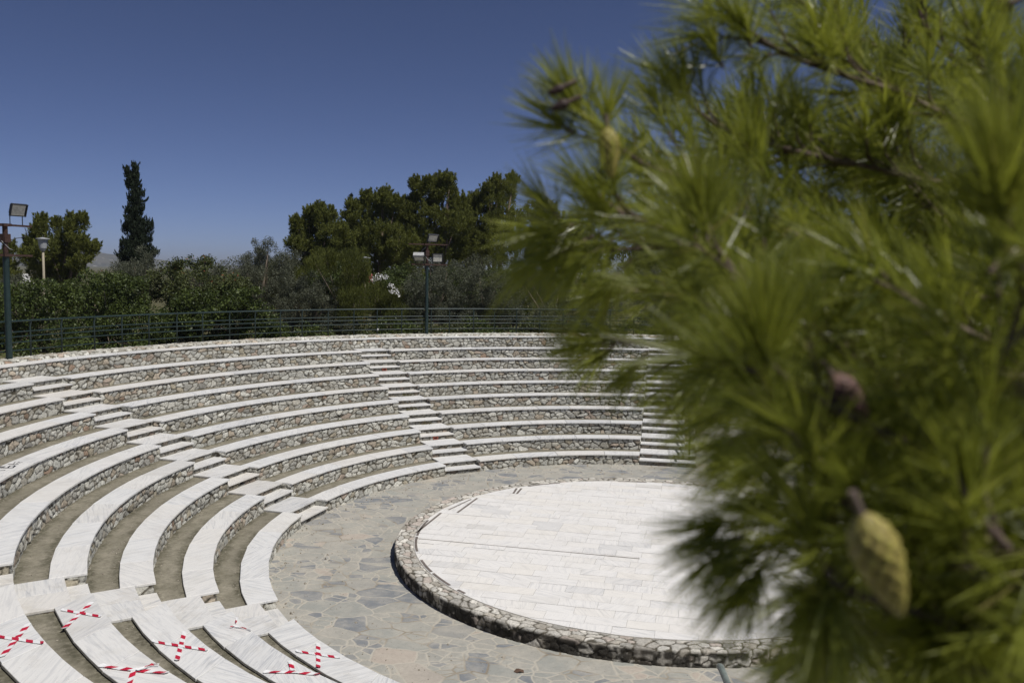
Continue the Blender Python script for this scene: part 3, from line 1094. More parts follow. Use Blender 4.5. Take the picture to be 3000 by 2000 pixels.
mast(-33.3, 'green light mast with three floodlights standing at the middle of the railing', .064,
     [(.22, 7.0, (.62, -.79), .55, None), (-.33, 6.22, (.15, -1), .95, 'housing_sunlit'), (.42, 6.24, (.55, -.8), .12, None)])
mast(-84.35, 'green light mast with rusty crossarms at the left edge of the photo', .082,
     [(.42, 7.17, (1, -.3), .34, None)], left=True)

# park lamps among the trees


def park_lamp(p, zt, label):
    z0 = ground_z(p[0], p[1])
    root = thing('park_lamp', label, 'lamp post', (p[0], p[1], z0))
    mb = MB(); mb.tube([(p[0], p[1], z0), (p[0], p[1], zt - .55)], .055, 10); mb.build('pole', M['polegrey'], root, True)
    mb = MB(); mb.tube([(p[0], p[1], zt - .62), (p[0], p[1], zt - .48), (p[0], p[1], zt - .08), (p[0], p[1], zt - .05)], [.09, .16, .22, .22], 16)
    h = mb.build('lamp_head', M['lampgrey'], root)
    mb = MB(); mb.tube([(p[0], p[1], zt - .06), (p[0], p[1], zt - .02), (p[0], p[1], zt), (p[0], p[1], zt + .03)], [.3, .3, .15, .02], 16)
    mb.build('lamp_cap', M['lampgrey'], h)


p = at(125, 697, 40); park_lamp(p, p[2], 'beige park lamp post with grey cap before the left pine')
p = at(1068, 753, 43); park_lamp(p, p[2], 'grey park lamp head half hidden behind the feathery shrub')

# white building far left
p = at(40, 845, 160)
bz = ground_z(p[0], p[1])
root = thing('white_building', 'small white flat roofed building far off behind the left trees', 'building', (p[0], p[1], bz))
mb = MB(); mb.box((p[0], p[1], (bz + p[2] + 1.0) / 2), (6, 6, p[2] + 1.0 - bz)); mb.build('wall', M['wall_white'], root)
mb = MB(); mb.box((p[0] + .6, p[1] - .4, p[2] + 1.9), (3.4, 4, 1.78)); mb.build('roof_room', M['wall_white'], root)
for dx in (-1.7, .0, 1.7):
    mb = MB(); mb.box((p[0] + dx, p[1] - 3.0, p[2] + .1), (.9, .06, 1.1)); mb.build('window', M['pane'], root)

# ------------------------------------------------------------------ tape crosses
z4 = lambda x, y: (x * .38265, 1500 + y * .38265)
z7 = lambda x, y: (750 + x * .38265, 1400 + y * .38265)


def tape(pts, z, parent, w=.06, period=.19, wob=.004, twist=0.0):
    P = np.array([on_level(*q, z)[:2] for q in pts])
    seg = np.linalg.norm(np.diff(P, axis=0), axis=1); cum = np.concatenate([[0], np.cumsum(seg)])
    L = cum[-1]
    nst = max(3, int(L / (period / 4)))
    slant = w * .9
    V, F, mi = [], [], []
    sgn = RNG.choice([-1, 1])
    for i in range(nst + 1):
        for j in (-1, 0, 1):
            d = np.clip(L * i / nst + sgn * slant * .5 * j, 0, L)
            c = np.array([np.interp(d, cum, P[:, 0]), np.interp(d, cum, P[:, 1])])
            T = np.array([np.interp(min(d + .02, L), cum, P[:, 0]) - np.interp(max(d - .02, 0), cum, P[:, 0]),
                          np.interp(min(d + .02, L), cum, P[:, 1]) - np.interp(max(d - .02, 0), cum, P[:, 1])])
            T /= np.linalg.norm(T) + 1e-9
            N = np.array([-T[1], T[0]])
            tw = math.cos(twist * i / nst)
            q = c + N * j * w / 2 * tw
            V.append((q[0], q[1], z + .0065 + .6 * wob * (1 + math.sin(d * 21 + j)) + abs(j * math.sin(twist * i / nst)) * w * .4 + .014 * max(0, abs(2 * i / nst - 1) - .86) / .14 * (.3 + .7 * float(hsh(i // 20, sgn, z)))))
    for i in range(nst):
        for j in (0, 1):
            F.append((3 * i + j, 3 * i + j + 1, 3 * i + j + 4, 3 * i + j + 3)); mi.append((i // 2) % 2)
    # give the film a real thickness
    n0 = len(V)
    V2 = V + [(a, b, c - .0008) for a, b, c in V]
    F2 = F + [tuple(n0 + q for q in f[::-1]) for f in F]
    return mesh_np('tape_strip', V2, np.array(F2), [M['white'], M['red']], parent, mi=mi + mi)


TAPES = [
    (4, 'red and white tape cross at the left picture edge, fifth row near block', [[z4(218, 856), z4(8, 1115)], [z4(-70, 944), z4(335, 1004)]], 0),
    (3, 'red and white tape cross beside the near left stairs, fourth row near block', [[z4(702, 693), z4(484, 896)], [z4(468, 747), z4(778, 800)]], 0),
    (3, 'partly loose red and white tape cross low down on the fourth near row', [[z4(1030, 1200), z4(980, 1345)], [z4(763, 1177), z4(1030, 1212), z4(1288, 1234)]], 1),
    (2, 'neat red and white tape cross on the third near row', [[z4(1412, 920), z4(1353, 1142)], [z4(1163, 989), z4(1595, 1058)]], 0),
    (1, 'small crumpled red and white tape scrap by the stairs, second near row', [[z4(1818, 812), z4(1797, 878), z4(1765, 888)], [z4(1797, 880), z4(1850, 888), z4(1925, 909)]], 2),
    (1, 'red and white tape cross missing one arm on the second near row', [[z7(262, 1403), z7(284, 1484)], [z7(58, 1485), z7(290, 1487), z7(486, 1505)]], 1),
    (0, 'red and white tape cross on the lowest near row beside the paving', [[z7(476, 1268), z7(477, 1456)], [z7(303, 1324), z7(650, 1376)]], 0)]
for k, lab, strips, mode in TAPES:
    z = H * (k + 1) + .004
    c = on_level(*strips[0][0], z)
    root = thing('tape_cross', lab, 'tape', (c[0], c[1], z), 'tape crosses on the near benches')
    for i, s in enumerate(strips):
        tape(s, z + .002 * i, root, w=.035 if mode == 2 else .06, wob=.003 if mode == 0 else .008, twist=2.5 if mode == 2 else 0)
    if mode == 1 and k == 3:
        tape([z4(1042, 1218), z4(1110, 1200), z4(1160, 1172), z4(1215, 1178)], z + .01, root, w=.045, wob=.012, twist=2.2)

# graffiti on the sixth row of the left block
zr = lambda x, y: (x * .12755, 1350 + y * .12755)
gz = H * 6 + .006
for pts, w in (([(-90, 135), (20, 128), (112, 127)], .05), ([(-60, 152), (150, 152), (290, 150), (352, 104)], .03), ([(172, 150), (232, 104), (345, 97)], .028),
               ([(-40, 216), (125, 206)], .016), ([(188, 66), (425, 70)], .014), ([(300, 68), (352, 14)], .01), ([(378, 50), (440, 14)], .01), ([(430, 34), (520, 26)], .01)):
    ribbon('graffiti', [on_level(*zr(*q), gz)[:2] for q in pts], w, gz, M['blackpaint'], BENCH[(2, 5)])

# a fallen leaf and weeds in the stair joints
c = on_level(*z7(2010, 1480), 0)
V = [(c[0] + a, c[1] + b, .004 + q) for a, b, q in ((-.07, -.02, .0), (-.045, .055, .015), (0, .03, .03), (.065, .045, .01), (.085, -.02, .0), (.03, -.04, .025), (-.01, -.055, .005))]
o = mesh_np('dead_leaf', V, [np.array([(0, 1, 2), (0, 2, 5), (0, 5, 6), (2, 3, 5), (3, 4, 5)])], M['deadleaf'])
tag(o, 'large curled brown dead leaf lying on the grey paving', 'leaf')


def leaves(name, C, D, size, asp, mat, parent, tint=None, flat=.0, fold=0.0):
    """rhombic leaves: C centres, D directions (unit), built as one mesh"""
    n = len(C)
    rnd = RNG.normal(size=(n, 3))
    rnd[:, 2] *= (1 - flat)
    S = np.cross(D, rnd); S /= np.linalg.norm(S, axis=1)[:, None] + 1e-9
    sz = size * RNG.uniform(.6, 1.25, n)[:, None]
    a, b = C - D * sz * .5, C + D * sz * .5
    w = S * sz * asp * .5
    V = np.stack([a, C + w - D * sz * .05, b, C - w - D * sz * .05], 1).reshape(-1, 3)
    F = np.arange(4 * n).reshape(n, 4)
    if tint is None: tint = RNG.random(n) ** 1.5
    return mesh_np(name, V, F, mat, parent, tint=np.repeat(tint, 4))


def unit(v): return v / (np.linalg.norm(v, axis=-1, keepdims=True) + 1e-9)


for k, w, n, lab in ((4, -.1, 120, 'dry yellow weed growing below a middle stair tread, lower tuft'), (5, .1, 160, 'bushy dry weed growing below a middle stair tread, upper tuft'),
                     (3, .05, 110, 'thin dry weed growing under a lower middle stair tread')):
    s = ST['middle']
    c = st_pt(s, st_t(s, RK(k)) - .0, w)
    d = unit(RNG.normal(size=(n, 3)) * (1, 1, .8) + (-s['d'][0] * .5, -s['d'][1] * .5, .7))
    C = np.array([c[0], c[1], H * k + .02]) + d * RNG.uniform(0, .13, (n, 1)) + np.c_[s['w'][0], s['w'][1], 0] * RNG.normal(0, .12, (n, 1))
    o = leaves('dry_weed', C, d, .05, .3, M['weed'], None)
    tag(o, lab, 'weed', 'weeds in the stair joints')

# ------------------------------------------------------------------ trees


def clump_points(lobes, per_m2, nsub, sub_r, up=0.0):
    """points spread over clumps that sit on the surface of each lobe"""
    P, N = [], []
    for (c, a, b) in lobes:
        c = np.asarray(c)
        m = max(6, int(nsub * a * b))
        u = unit(RNG.normal(size=(m, 3)))
        u[:, 2] = u[:, 2] * .9 + .12
        rr = np.where(RNG.random(m) < .7, RNG.uniform(.72, 1.04, m), RNG.uniform(.2, .8, m))[:, None]
        cc = c + u * rr * (a, a, b)
        cr = sub_r * RNG.uniform(.6, 1.3, m)
        for q in range(m):
            n = max(4, int(per_m2 * cr[q] ** 2 * 12))
            v = unit(RNG.normal(size=(n, 3)))
            rad_ = cr[q] * RNG.random((n, 1)) ** .4
            P.append(cc[q] + v * rad_ * (1, 1, .8 + up))
            N.append(unit(v + u[q] * .8))
    return np.concatenate(P), np.concatenate(N)


def lobes_px(L, D, dz=.8):
    """lobes given as (px, py, radius px[, vertical stretch, extra depth])"""
    out = []
    for q in L:
        x, y, r = q[:3]
        st = q[3] if len(q) > 3 else .85
        dd = q[4] if len(q) > 4 else RNG.uniform(-dz, dz)
        d = D + dd
        out.append((at(x, y, d), r * d / FPX, r * d / FPX * st))
    return out


def sprigs(lobes, n, ln):
    """foliage points along pointed shoots standing out of the upper half of the lobes"""
    P, N = [], []
    for c, a, b in lobes:
        for _ in range(n):
            u = unit(RNG.normal(size=3)); u[2] = abs(u[2]) * .8 + .1
            p = np.asarray(c) + u * (a, a, b) * RNG.uniform(.75, 1.0)
            d = unit(u * .45 + np.array((0, 0, .9)) + RNG.normal(0, .2, 3))
            L = ln * RNG.uniform(.6, 1.4); m = 26
            t = RNG.random(m)
            off = RNG.normal(size=(m, 3)) * (.16 * (1.05 - t) * L)[:, None]
            P.append(p + d * (t * L)[:, None] + off)
            N.append(unit(off + d * .15))
    return np.concatenate(P), np.concatenate(N)


def trunk(root, lobes, r0, mat, lean=None):
    base = np.array(root.location)
    mb = MB()
    tl = max(lobes, key=lambda l: l[0][2] - l[2])
    top = np.asarray(tl[0]) - (0, 0, tl[2] * .7)
    mid = base * .55 + np.array(top) * .45
    mb.tube([base - (0, 0, .2), base * .8 + mid * .2 + RNG.normal(0, .08, 3), mid, np.array(top)], [r0, r0 * .8, r0 * .6, r0 * .15], 9)
    for c, a, b in (lobes if len(lobes) < 60 else lobes[:20]):
        c = np.asarray(c)
        s = base * .6 + mid * .4 + (mid - base) * RNG.uniform(0, .5)
        mb.tube([s, (s + c) / 2 + RNG.normal(0, .1, 3) - (0, 0, .1), c + (0, 0, b * .4)], [r0 * .4, r0 * .28, r0 * .06], 6)
    mb.build('trunk', mat, root, True)


def tree(name, label, cat, group, lobes, kind, base=None, **kw):
    cx = np.mean([l[0] for l in lobes], axis=0)
    bx, by = (cx[0], cx[1]) if base is None else base
    root = thing(name, label, cat, (bx, by, ground_z(bx, by)), group)
    if kind == 'shrub' or kind == 'shrub2':
        P, N = clump_points(lobes, 90, 52, .28)
        D = unit(N * .5 + RNG.normal(size=P.shape) * .55 + (0, 0, -.15))
        leaves('crown', P, D, kw.get('size', .11), .5, M[kind], root)
        trunk(root, lobes, .06, M['bark'])
    elif kind == 'olive':
        P, N = clump_points(lobes, 230, 46, .25, .25)
        D = unit(N * .6 + RNG.normal(size=P.shape) * .5 + (0, 0, .25))
        leaves('crown', P, D, .085, .30, M['olive'], root)
        trunk(root, lobes, .12, M['bark'])
    elif kind == 'feather':
        P, N = clump_points(lobes, 280, 42, .24, .6)
        D = unit(N * .4 + RNG.normal(size=P.shape) * .25 + (0, 0, .9))
        leaves('crown', P, D, .15, .12, M['feather'], root)
        trunk(root, lobes, .07, M['bark'])
    elif kind == 'pine':
        lobes = [(c, a * RNG.uniform(.86, .98), b * .9) for c, a, b in lobes]
        P, N = clump_points(lobes, 54, 56, .24, .5)
        P2, N2 = sprigs(lobes, 30, .42)
        P, N = np.concatenate([P, P2]), np.concatenate([N, N2])
        n = len(P); k = 5
        D = unit(np.repeat(N * .5 + (0, 0, .75), k, 0) + RNG.normal(size=(n * k, 3)) * .45)
        C = np.repeat(P, k, 0) + D * .07
        tt = np.clip(np.repeat(RNG.random(n), k) * .8 + RNG.random(n * k) * .3, 0, 1)
        leaves('crown', C, D, .19, .15, M['pine'], root, tint=tt)
        trunk(root, lobes, .2, M['pinebark'])
    elif kind == 'cypress':
        P, N = clump_points(lobes, 260, 120, .11, .8)
        P2, N2 = sprigs(lobes[4:], 14, .32)
        P, N = np.concatenate([P, P2]), np.concatenate([N, N2])
        D = unit(N * .35 + RNG.normal(size=P.shape) * .3 + (0, 0, 1.0))
        leaves('crown', P, D, .17, .22, M['cypress'], root)
        trunk(root, lobes[len(lobes) // 3:len(lobes) // 3 + 1], .15, M['bark'])
    return root


G1 = 'shrubs of the hedge behind the railing'
tree('hedge_shrub', 'dark broadleaf shrub behind the railing, at the left mast', 'shrub', G1,
     lobes_px([(-70, 900, 95), (40, 920, 85), (130, 880, 78), (60, 1000, 80), (170, 980, 85), (-40, 1020, 80), (110, 840, 45, .7), (40, 850, 40), (200, 870, 50), (-50, 1050, 50, .8, -1.4), (60, 1045, 50, .8, -1.2), (180, 1035, 50, .8, -.9)], 29.5), 'shrub')
tree('hedge_shrub', 'broad green shrub behind the railing, below the cypress', 'shrub', G1,
     lobes_px([(270, 890, 80), (360, 880, 78), (320, 960, 90), (430, 960, 85), (240, 990, 70), (300, 830, 48, .6), (250, 815, 30), (370, 850, 60), (410, 1000, 60), (300, 1030, 45, .8, -2.4), (400, 1020, 45, .8, -1.8)], 31.5), 'shrub')
tree('hedge_shrub', 'rust flecked shrub with ragged top sprigs, middle of the hedge', 'shrub', G1,
     lobes_px([(480, 850, 70), (560, 860, 76), (640, 850, 70), (520, 800, 34, .7), (590, 785, 28, .9), (490, 790, 24), (560, 775, 16, 1.3), (600, 770, 14, 1.3), (520, 775, 12, 1.2), (680, 830, 50)], 34), 'shrub2')
tree('hedge_shrub', 'bright green glossy shrub hanging low against the railing', 'shrub', G1,
     lobes_px([(520, 960, 82), (620, 950, 85), (700, 950, 72), (770, 940, 55), (560, 900, 60), (670, 890, 60), (730, 890, 50), (800, 970, 45), (640, 1000, 50)], 32.5), 'shrub', size=.13)
G2 = 'olive trees behind the railing'
tree('olive_tree', 'small grey olive rising before the foot of the cypress', 'tree', G2,
     lobes_px([(395, 800, 52), (430, 760, 34, 1.0), (360, 800, 40), (450, 800, 40), (400, 850, 55)], 37.5), 'olive')
tree('olive_tree', 'pale grey olive with bare top sprigs left of the big pines', 'tree', G2,
     lobes_px([(745, 760, 46), (790, 790, 60), (850, 760, 40), (660, 810, 40), (630, 800, 26), (720, 810, 52), (700, 790, 30), (760, 735, 26, 1.2), (785, 725, 14, 1.4), (830, 780, 40), (790, 850, 70), (720, 870, 60)], 38), 'olive')
tree('olive_tree', 'wide dark grey olive just left of the feathery shrub', 'tree', G2,
     lobes_px([(850, 830, 60), (920, 850, 65), (880, 900, 75), (960, 900, 60), (830, 920, 60), (900, 960, 70), (980, 960, 50)], 37.2), 'olive')
tree('olive_tree', 'grey olive behind the middle light mast', 'tree', G2,
     lobes_px([(1250, 840, 62), (1310, 810, 55), (1210, 880, 55), (1290, 900, 75), (1200, 950, 60), (1340, 940, 60), (1260, 790, 36)], 38.5), 'olive')
tree('olive_tree', 'grey olive right of the middle light mast', 'tree', G2,
     lobes_px([(1400, 820, 62), (1460, 850, 60), (1380, 890, 70), (1450, 930, 70), (1400, 780, 36), (1500, 900, 55)], 39), 'olive')
tree('olive_tree', 'shaded dark olive half hidden by the near pine needles', 'tree', G2,
     lobes_px([(1560, 850, 70), (1640, 870, 75), (1590, 940, 75), (1700, 930, 75), (1530, 800, 45), (1780, 900, 70)], 39.5), 'olive')
tree('olive_tree', 'rightmost olive seen only through the near pine', 'tree', G2,
     lobes_px([(1900, 850, 75), (1960, 880, 70), (2040, 870, 75), (1930, 930, 70), (2010, 940, 75)], 42), 'olive')
tree('tamarisk', 'yellow green feathery shrub left of the white oleander', 'shrub', None,
     lobes_px([(1035, 800, 42, 1.4), (1010, 850, 45, 1.2), (1065, 850, 42, 1.2), (1035, 900, 55, 1.0), (1045, 755, 20, 1.8), (1015, 780, 18, 1.6), (1060, 790, 24, 1.5), (955, 770, 34, 1.1), (920, 775, 28)], 36.8), 'feather')
G5 = 'low bushes right behind the far railing'
for q, (L, lab, kd) in enumerate([
        ([(860, 980, 50), (930, 990, 45), (800, 990, 40), (890, 1010, 40)], 'low dark bush at the railing below the wide olive', 'shrub'),
        ([(1010, 960, 45), (1070, 975, 45), (960, 985, 40), (1040, 1000, 40)], 'low leafy bush at the railing below the feathery shrub', 'shrub2'),
        ([(1140, 965, 45), (1200, 980, 45), (1100, 990, 36), (1160, 1000, 40)], 'low dark bush at the railing left of the middle light mast', 'shrub'),
        ([(1270, 970, 48), (1330, 980, 45), (1230, 990, 36), (1300, 1000, 40)], 'low bush at the railing just right of the middle light mast', 'shrub2'),
        ([(1400, 970, 48), (1460, 980, 48), (1520, 985, 40), (1430, 1000, 40)], 'low dark bush at the railing below the right hand olives', 'shrub'),
        ([(1570, 965, 48), (1630, 975, 50), (1700, 980, 50), (1780, 985, 50)], 'bright low bush at the railing beside the near needles', 'shrub2'),
        ([(1880, 975, 55), (1960, 980, 60), (2060, 985, 60), (2160, 990, 60)], 'low bush at the railing hidden behind the near pine', 'shrub')]):
    tree('hedge_shrub', lab, 'shrub', G5, lobes_px(L, 36.4 + .35 * q, .4), kd)
G6 = 'second row of dark bushes'
for q, (x, y, r, D, lab, kd) in enumerate([
        (60, 860, 60, 40, 'dark olive bush below the left park lamp', 'olive'), (300, 840, 52, 41, 'low olive bush between left pine and cypress', 'shrub2'),
        (600, 840, 62, 42, 'grey bush behind the ragged hedge middle', 'olive'), (830, 800, 50, 44, 'yellow green bush below the left end of the pines', 'feather'),
        (1000, 820, 60, 44, 'shaded bush behind the feathery shrub', 'shrub'), (1180, 830, 62, 45, 'deep green bush behind the oleander', 'shrub'),
        (1340, 830, 62, 45, 'dark bush under the tallest pine', 'shrub'), (1500, 820, 66, 46, 'dark bush under the pointed pine', 'shrub'), (1680, 830, 70, 46, 'dark bush deep behind the near needles', 'shrub')]):
    tree('bush', lab, 'shrub', G6, lobes_px([(x - r * .9, y + 20, r), (x + r * .9, y + 25, r), (x, y, r), (x - r * .4, y + r * 1.3, r), (x + r * .6, y + r * 1.4, r)], D), kd)
G3 = 'tall pines beyond the theatre'
tree('pine_tree', 'low spreading pine on the left behind the park lamp', 'tree', G3,
     lobes_px([(115, 690, 24, 1.4), (120, 660, 13, 1.5), (95, 720, 24), (85, 760, 34), (145, 740, 40), (190, 720, 30, 1.3), (205, 680, 17, 1.5), (240, 660, 13, 1.9), (225, 720, 34), (260, 740, 20), (275, 735, 10, 1.2), (180, 780, 45), (235, 780, 34), (130, 800, 40), (200, 820, 40), (165, 670, 12, 1.6), (210, 655, 9, 1.6)], 50), 'pine')
tree('pine_tree', 'sparse young pine cut off by the left edge of the photo', 'tree', G3,
     lobes_px([(10, 790, 40), (-30, 770, 45), (28, 740, 14, 1.6), (20, 830, 40), (-70, 820, 50)], 50), 'pine')
tree('pine_tree', 'bushy pine at the left end of the big pine group', 'tree', G3,
     lobes_px([(930, 660, 40), (890, 690, 36), (870, 665, 18, 1.2), (960, 650, 34, 1.1), (985, 700, 50), (920, 730, 52), (870, 730, 30), (960, 770, 60), (900, 790, 50), (935, 630, 18, 1.2), (905, 640, 14, 1.3)], 51), 'pine')
tree('pine_tree', 'rounded pine second from left in the big group', 'tree', G3,
     lobes_px([(1080, 620, 44), (1120, 605, 38), (1060, 660, 50), (1150, 640, 46), (1040, 620, 26), (1110, 700, 70), (1040, 730, 55), (1170, 720, 60), (1125, 585, 18, 1.3), (1075, 590, 15, 1.3), (1160, 600, 18), (1120, 780, 70)], 52), 'pine')
tree('pine_tree', 'tallest pine above the middle light mast', 'tree', G3,
     lobes_px([(1250, 590, 50), (1300, 580, 46), (1225, 560, 24, 1.4), (1290, 545, 22, 1.3), (1316, 540, 16, 1.3), (1260, 550, 18, 1.3), (1200, 630, 40), (1270, 650, 70), (1345, 610, 30, 1.2), (1340, 660, 55), (1230, 720, 62), (1310, 730, 66), (1200, 605, 18)], 53), 'pine')
tree('pine_tree', 'pointed pine just left of the near needles', 'tree', G3,
     lobes_px([(1440, 600, 42, 1.2), (1455, 555, 20, 1.7), (1480, 580, 30, 1.3), (1400, 600, 24, 1.5), (1375, 620, 20, 1.4), (1420, 660, 56), (1490, 660, 56), (1390, 720, 58), (1470, 740, 66), (1430, 570, 14, 1.7), (1500, 540, 14, 1.6)], 54), 'pine')
tree('pine_tree', 'pine hidden mostly behind the near needles', 'tree', G3,
     lobes_px([(1580, 640, 60), (1640, 680, 65), (1560, 720, 60), (1700, 720, 70), (1640, 770, 70), (1760, 760, 60)], 55), 'pine')
for x, y, D, lab in ((1930, 720, 52, 'first pine beyond the far right stairs, behind the needles'), (2110, 740, 55, 'second pine beyond the far right stairs, behind the needles'),
                     (2300, 715, 53, 'third pine beyond the paving, deep behind the needles'), (2520, 735, 57, 'fourth pine beyond the paving, deep behind the needles'),
                     (2740, 710, 54, 'fifth pine beyond the paving, deep behind the needles'), (2960, 730, 56, 'pine beyond the paving at the right edge, behind the needles')):
    tree('pine_tree', lab, 'tree', G3, lobes_px([(x, y, 62), (x - 60, y + 50, 58), (x + 62, y + 45, 60), (x - 20, y + 95, 70), (x + 45, y + 120, 60), (x + 10, y - 50, 34, 1.3), (x - 70, y + 120, 48)], D), 'pine')
for x, D, lab in ((1015, 60, 'pine seen in the gap left of the rounded pine'), (1192, 61, 'pine seen in the gap left of the tallest pine'), (1368, 61, 'pine seen in the gap right of the tallest pine')):
    tree('pine_tree', lab, 'tree', G3, lobes_px([(x, 690, 44), (x - 25, 740, 52), (x + 28, 735, 52), (x, 790, 62), (x + 4, 655, 22, 1.3)], D), 'pine')
for x, D, lab in ((2380, 44, 'olive beyond the paving, hidden by the near pine'), (2620, 46, 'olive beyond the paving near the right edge')):
    tree('olive_tree', lab, 'tree', G2, lobes_px([(x, 830, 70), (x - 60, 870, 65), (x + 65, 865, 70), (x + 5, 910, 75)], D), 'olive')
G4 = 'dark cypresses'
cl = [(405 - 8 * math.sin(q * 1.1) - 10 * (1 - q / 14), 500 + (780 - 500) * q / 14, 3 + 42 * (q / 14) ** .95, 1.3, 0) for q in range(15)]
cl += [(396, 496, 3, 1.8, 0), (397, 508, 5, 1.5, 0), (398, 526, 7, 1.4, 0), (399, 545, 9, 1.4, 0), (400, 566, 12, 1.3, 0), (372, 508, 5, 1.4, 0), (378, 520, 6, 1.5, 0), (384, 535, 6, 1.6, 0), (376, 545, 4, 1.5, 0), (385, 590, 8, 1.5, 0), (378, 625, 8, 1.5, 0), (366, 675, 10, 1.4, 0), (362, 720, 10, 1.2, 0), (440, 665, 9, 1.3, 0), (450, 745, 10, 1.2, 0), (355, 755, 10, 1.2, 0)]
tree('cypress', 'tall dark pointed cypress standing alone against the sky', 'tree', G4, lobes_px(cl, 46, 0), 'cypress', base=tuple(at(400, 800, 46)[:2]))
tree('cypress', 'thin dark cypress tip poking above the pines', 'tree', G4,
     lobes_px([(1028, 575, 3.5, 2.2, 0), (1026, 592, 5, 1.6, 0), (1024, 610, 7, 1.5, 0), (1030, 630, 10, 1.5, 0), (1030, 660, 16, 1.5, 0), (1030, 700, 20, 1.5, 0)], 60), 'cypress')
ol = lobes_px([(1120, 870, 40), (1150, 880, 36), (1090, 890, 36), (1130, 920, 45), (1165, 930, 34), (1105, 840, 26)], 38.2)
ole = tree('oleander', 'oleander bush with clusters of white flowers', 'shrub', None, ol, 'feather')
fp, fs = [], []
for x, y, n, s in ((1108, 812, 12, 12), (1126, 811, 12, 14), (1094, 822, 7, 7), (1146, 836, 9, 9), (1160, 848, 10, 11), (1150, 856, 7, 10), (1165, 862, 4, 8)):
    for _ in range(n):
        fp.append(at(x + RNG.normal(0, s * .5), y + RNG.normal(0, s * .35), 37.6 + RNG.normal(0, .15)))
fp = np.array(fp)
k = 6
C = np.repeat(fp, k, 0) + RNG.normal(0, .035, (len(fp) * k, 3))
leaves('blossom', C, unit(RNG.normal(size=C.shape)), .06, .9, M['petal'], ole)
C = np.array([at(1085 + RNG.normal(0, 3), 813 + RNG.normal(0, 5), 38) for _ in range(30)])
leaves('blossom', C, unit(RNG.normal(size=C.shape)), .07, .9, M['pink'], ole)

# ------------------------------------------------------------------ the near pine
PX, PY = 2.9, -16.2
pz = ground_z(PX, PY)
pine = thing('pine_tree', 'near pine with long bright green needles and hanging cones filling the right side', 'tree', (PX, PY, pz))
mb = MB()
mb.tube([(PX, PY, pz - .3), (PX - .05, PY + .05, pz + 1), (PX + .05, PY, 5.2), (PX - .1, PY + .1, 6.6), (PX, PY, 8.3)], [.17, .14, .12, .09, .03], 12)
mb.build('trunk', M['pinebark'], pine, True)
trunk_pts = [np.array((PX + .0, PY, z)) for z in (4.6, 5.2, 5.8, 6.4, 7.0)]

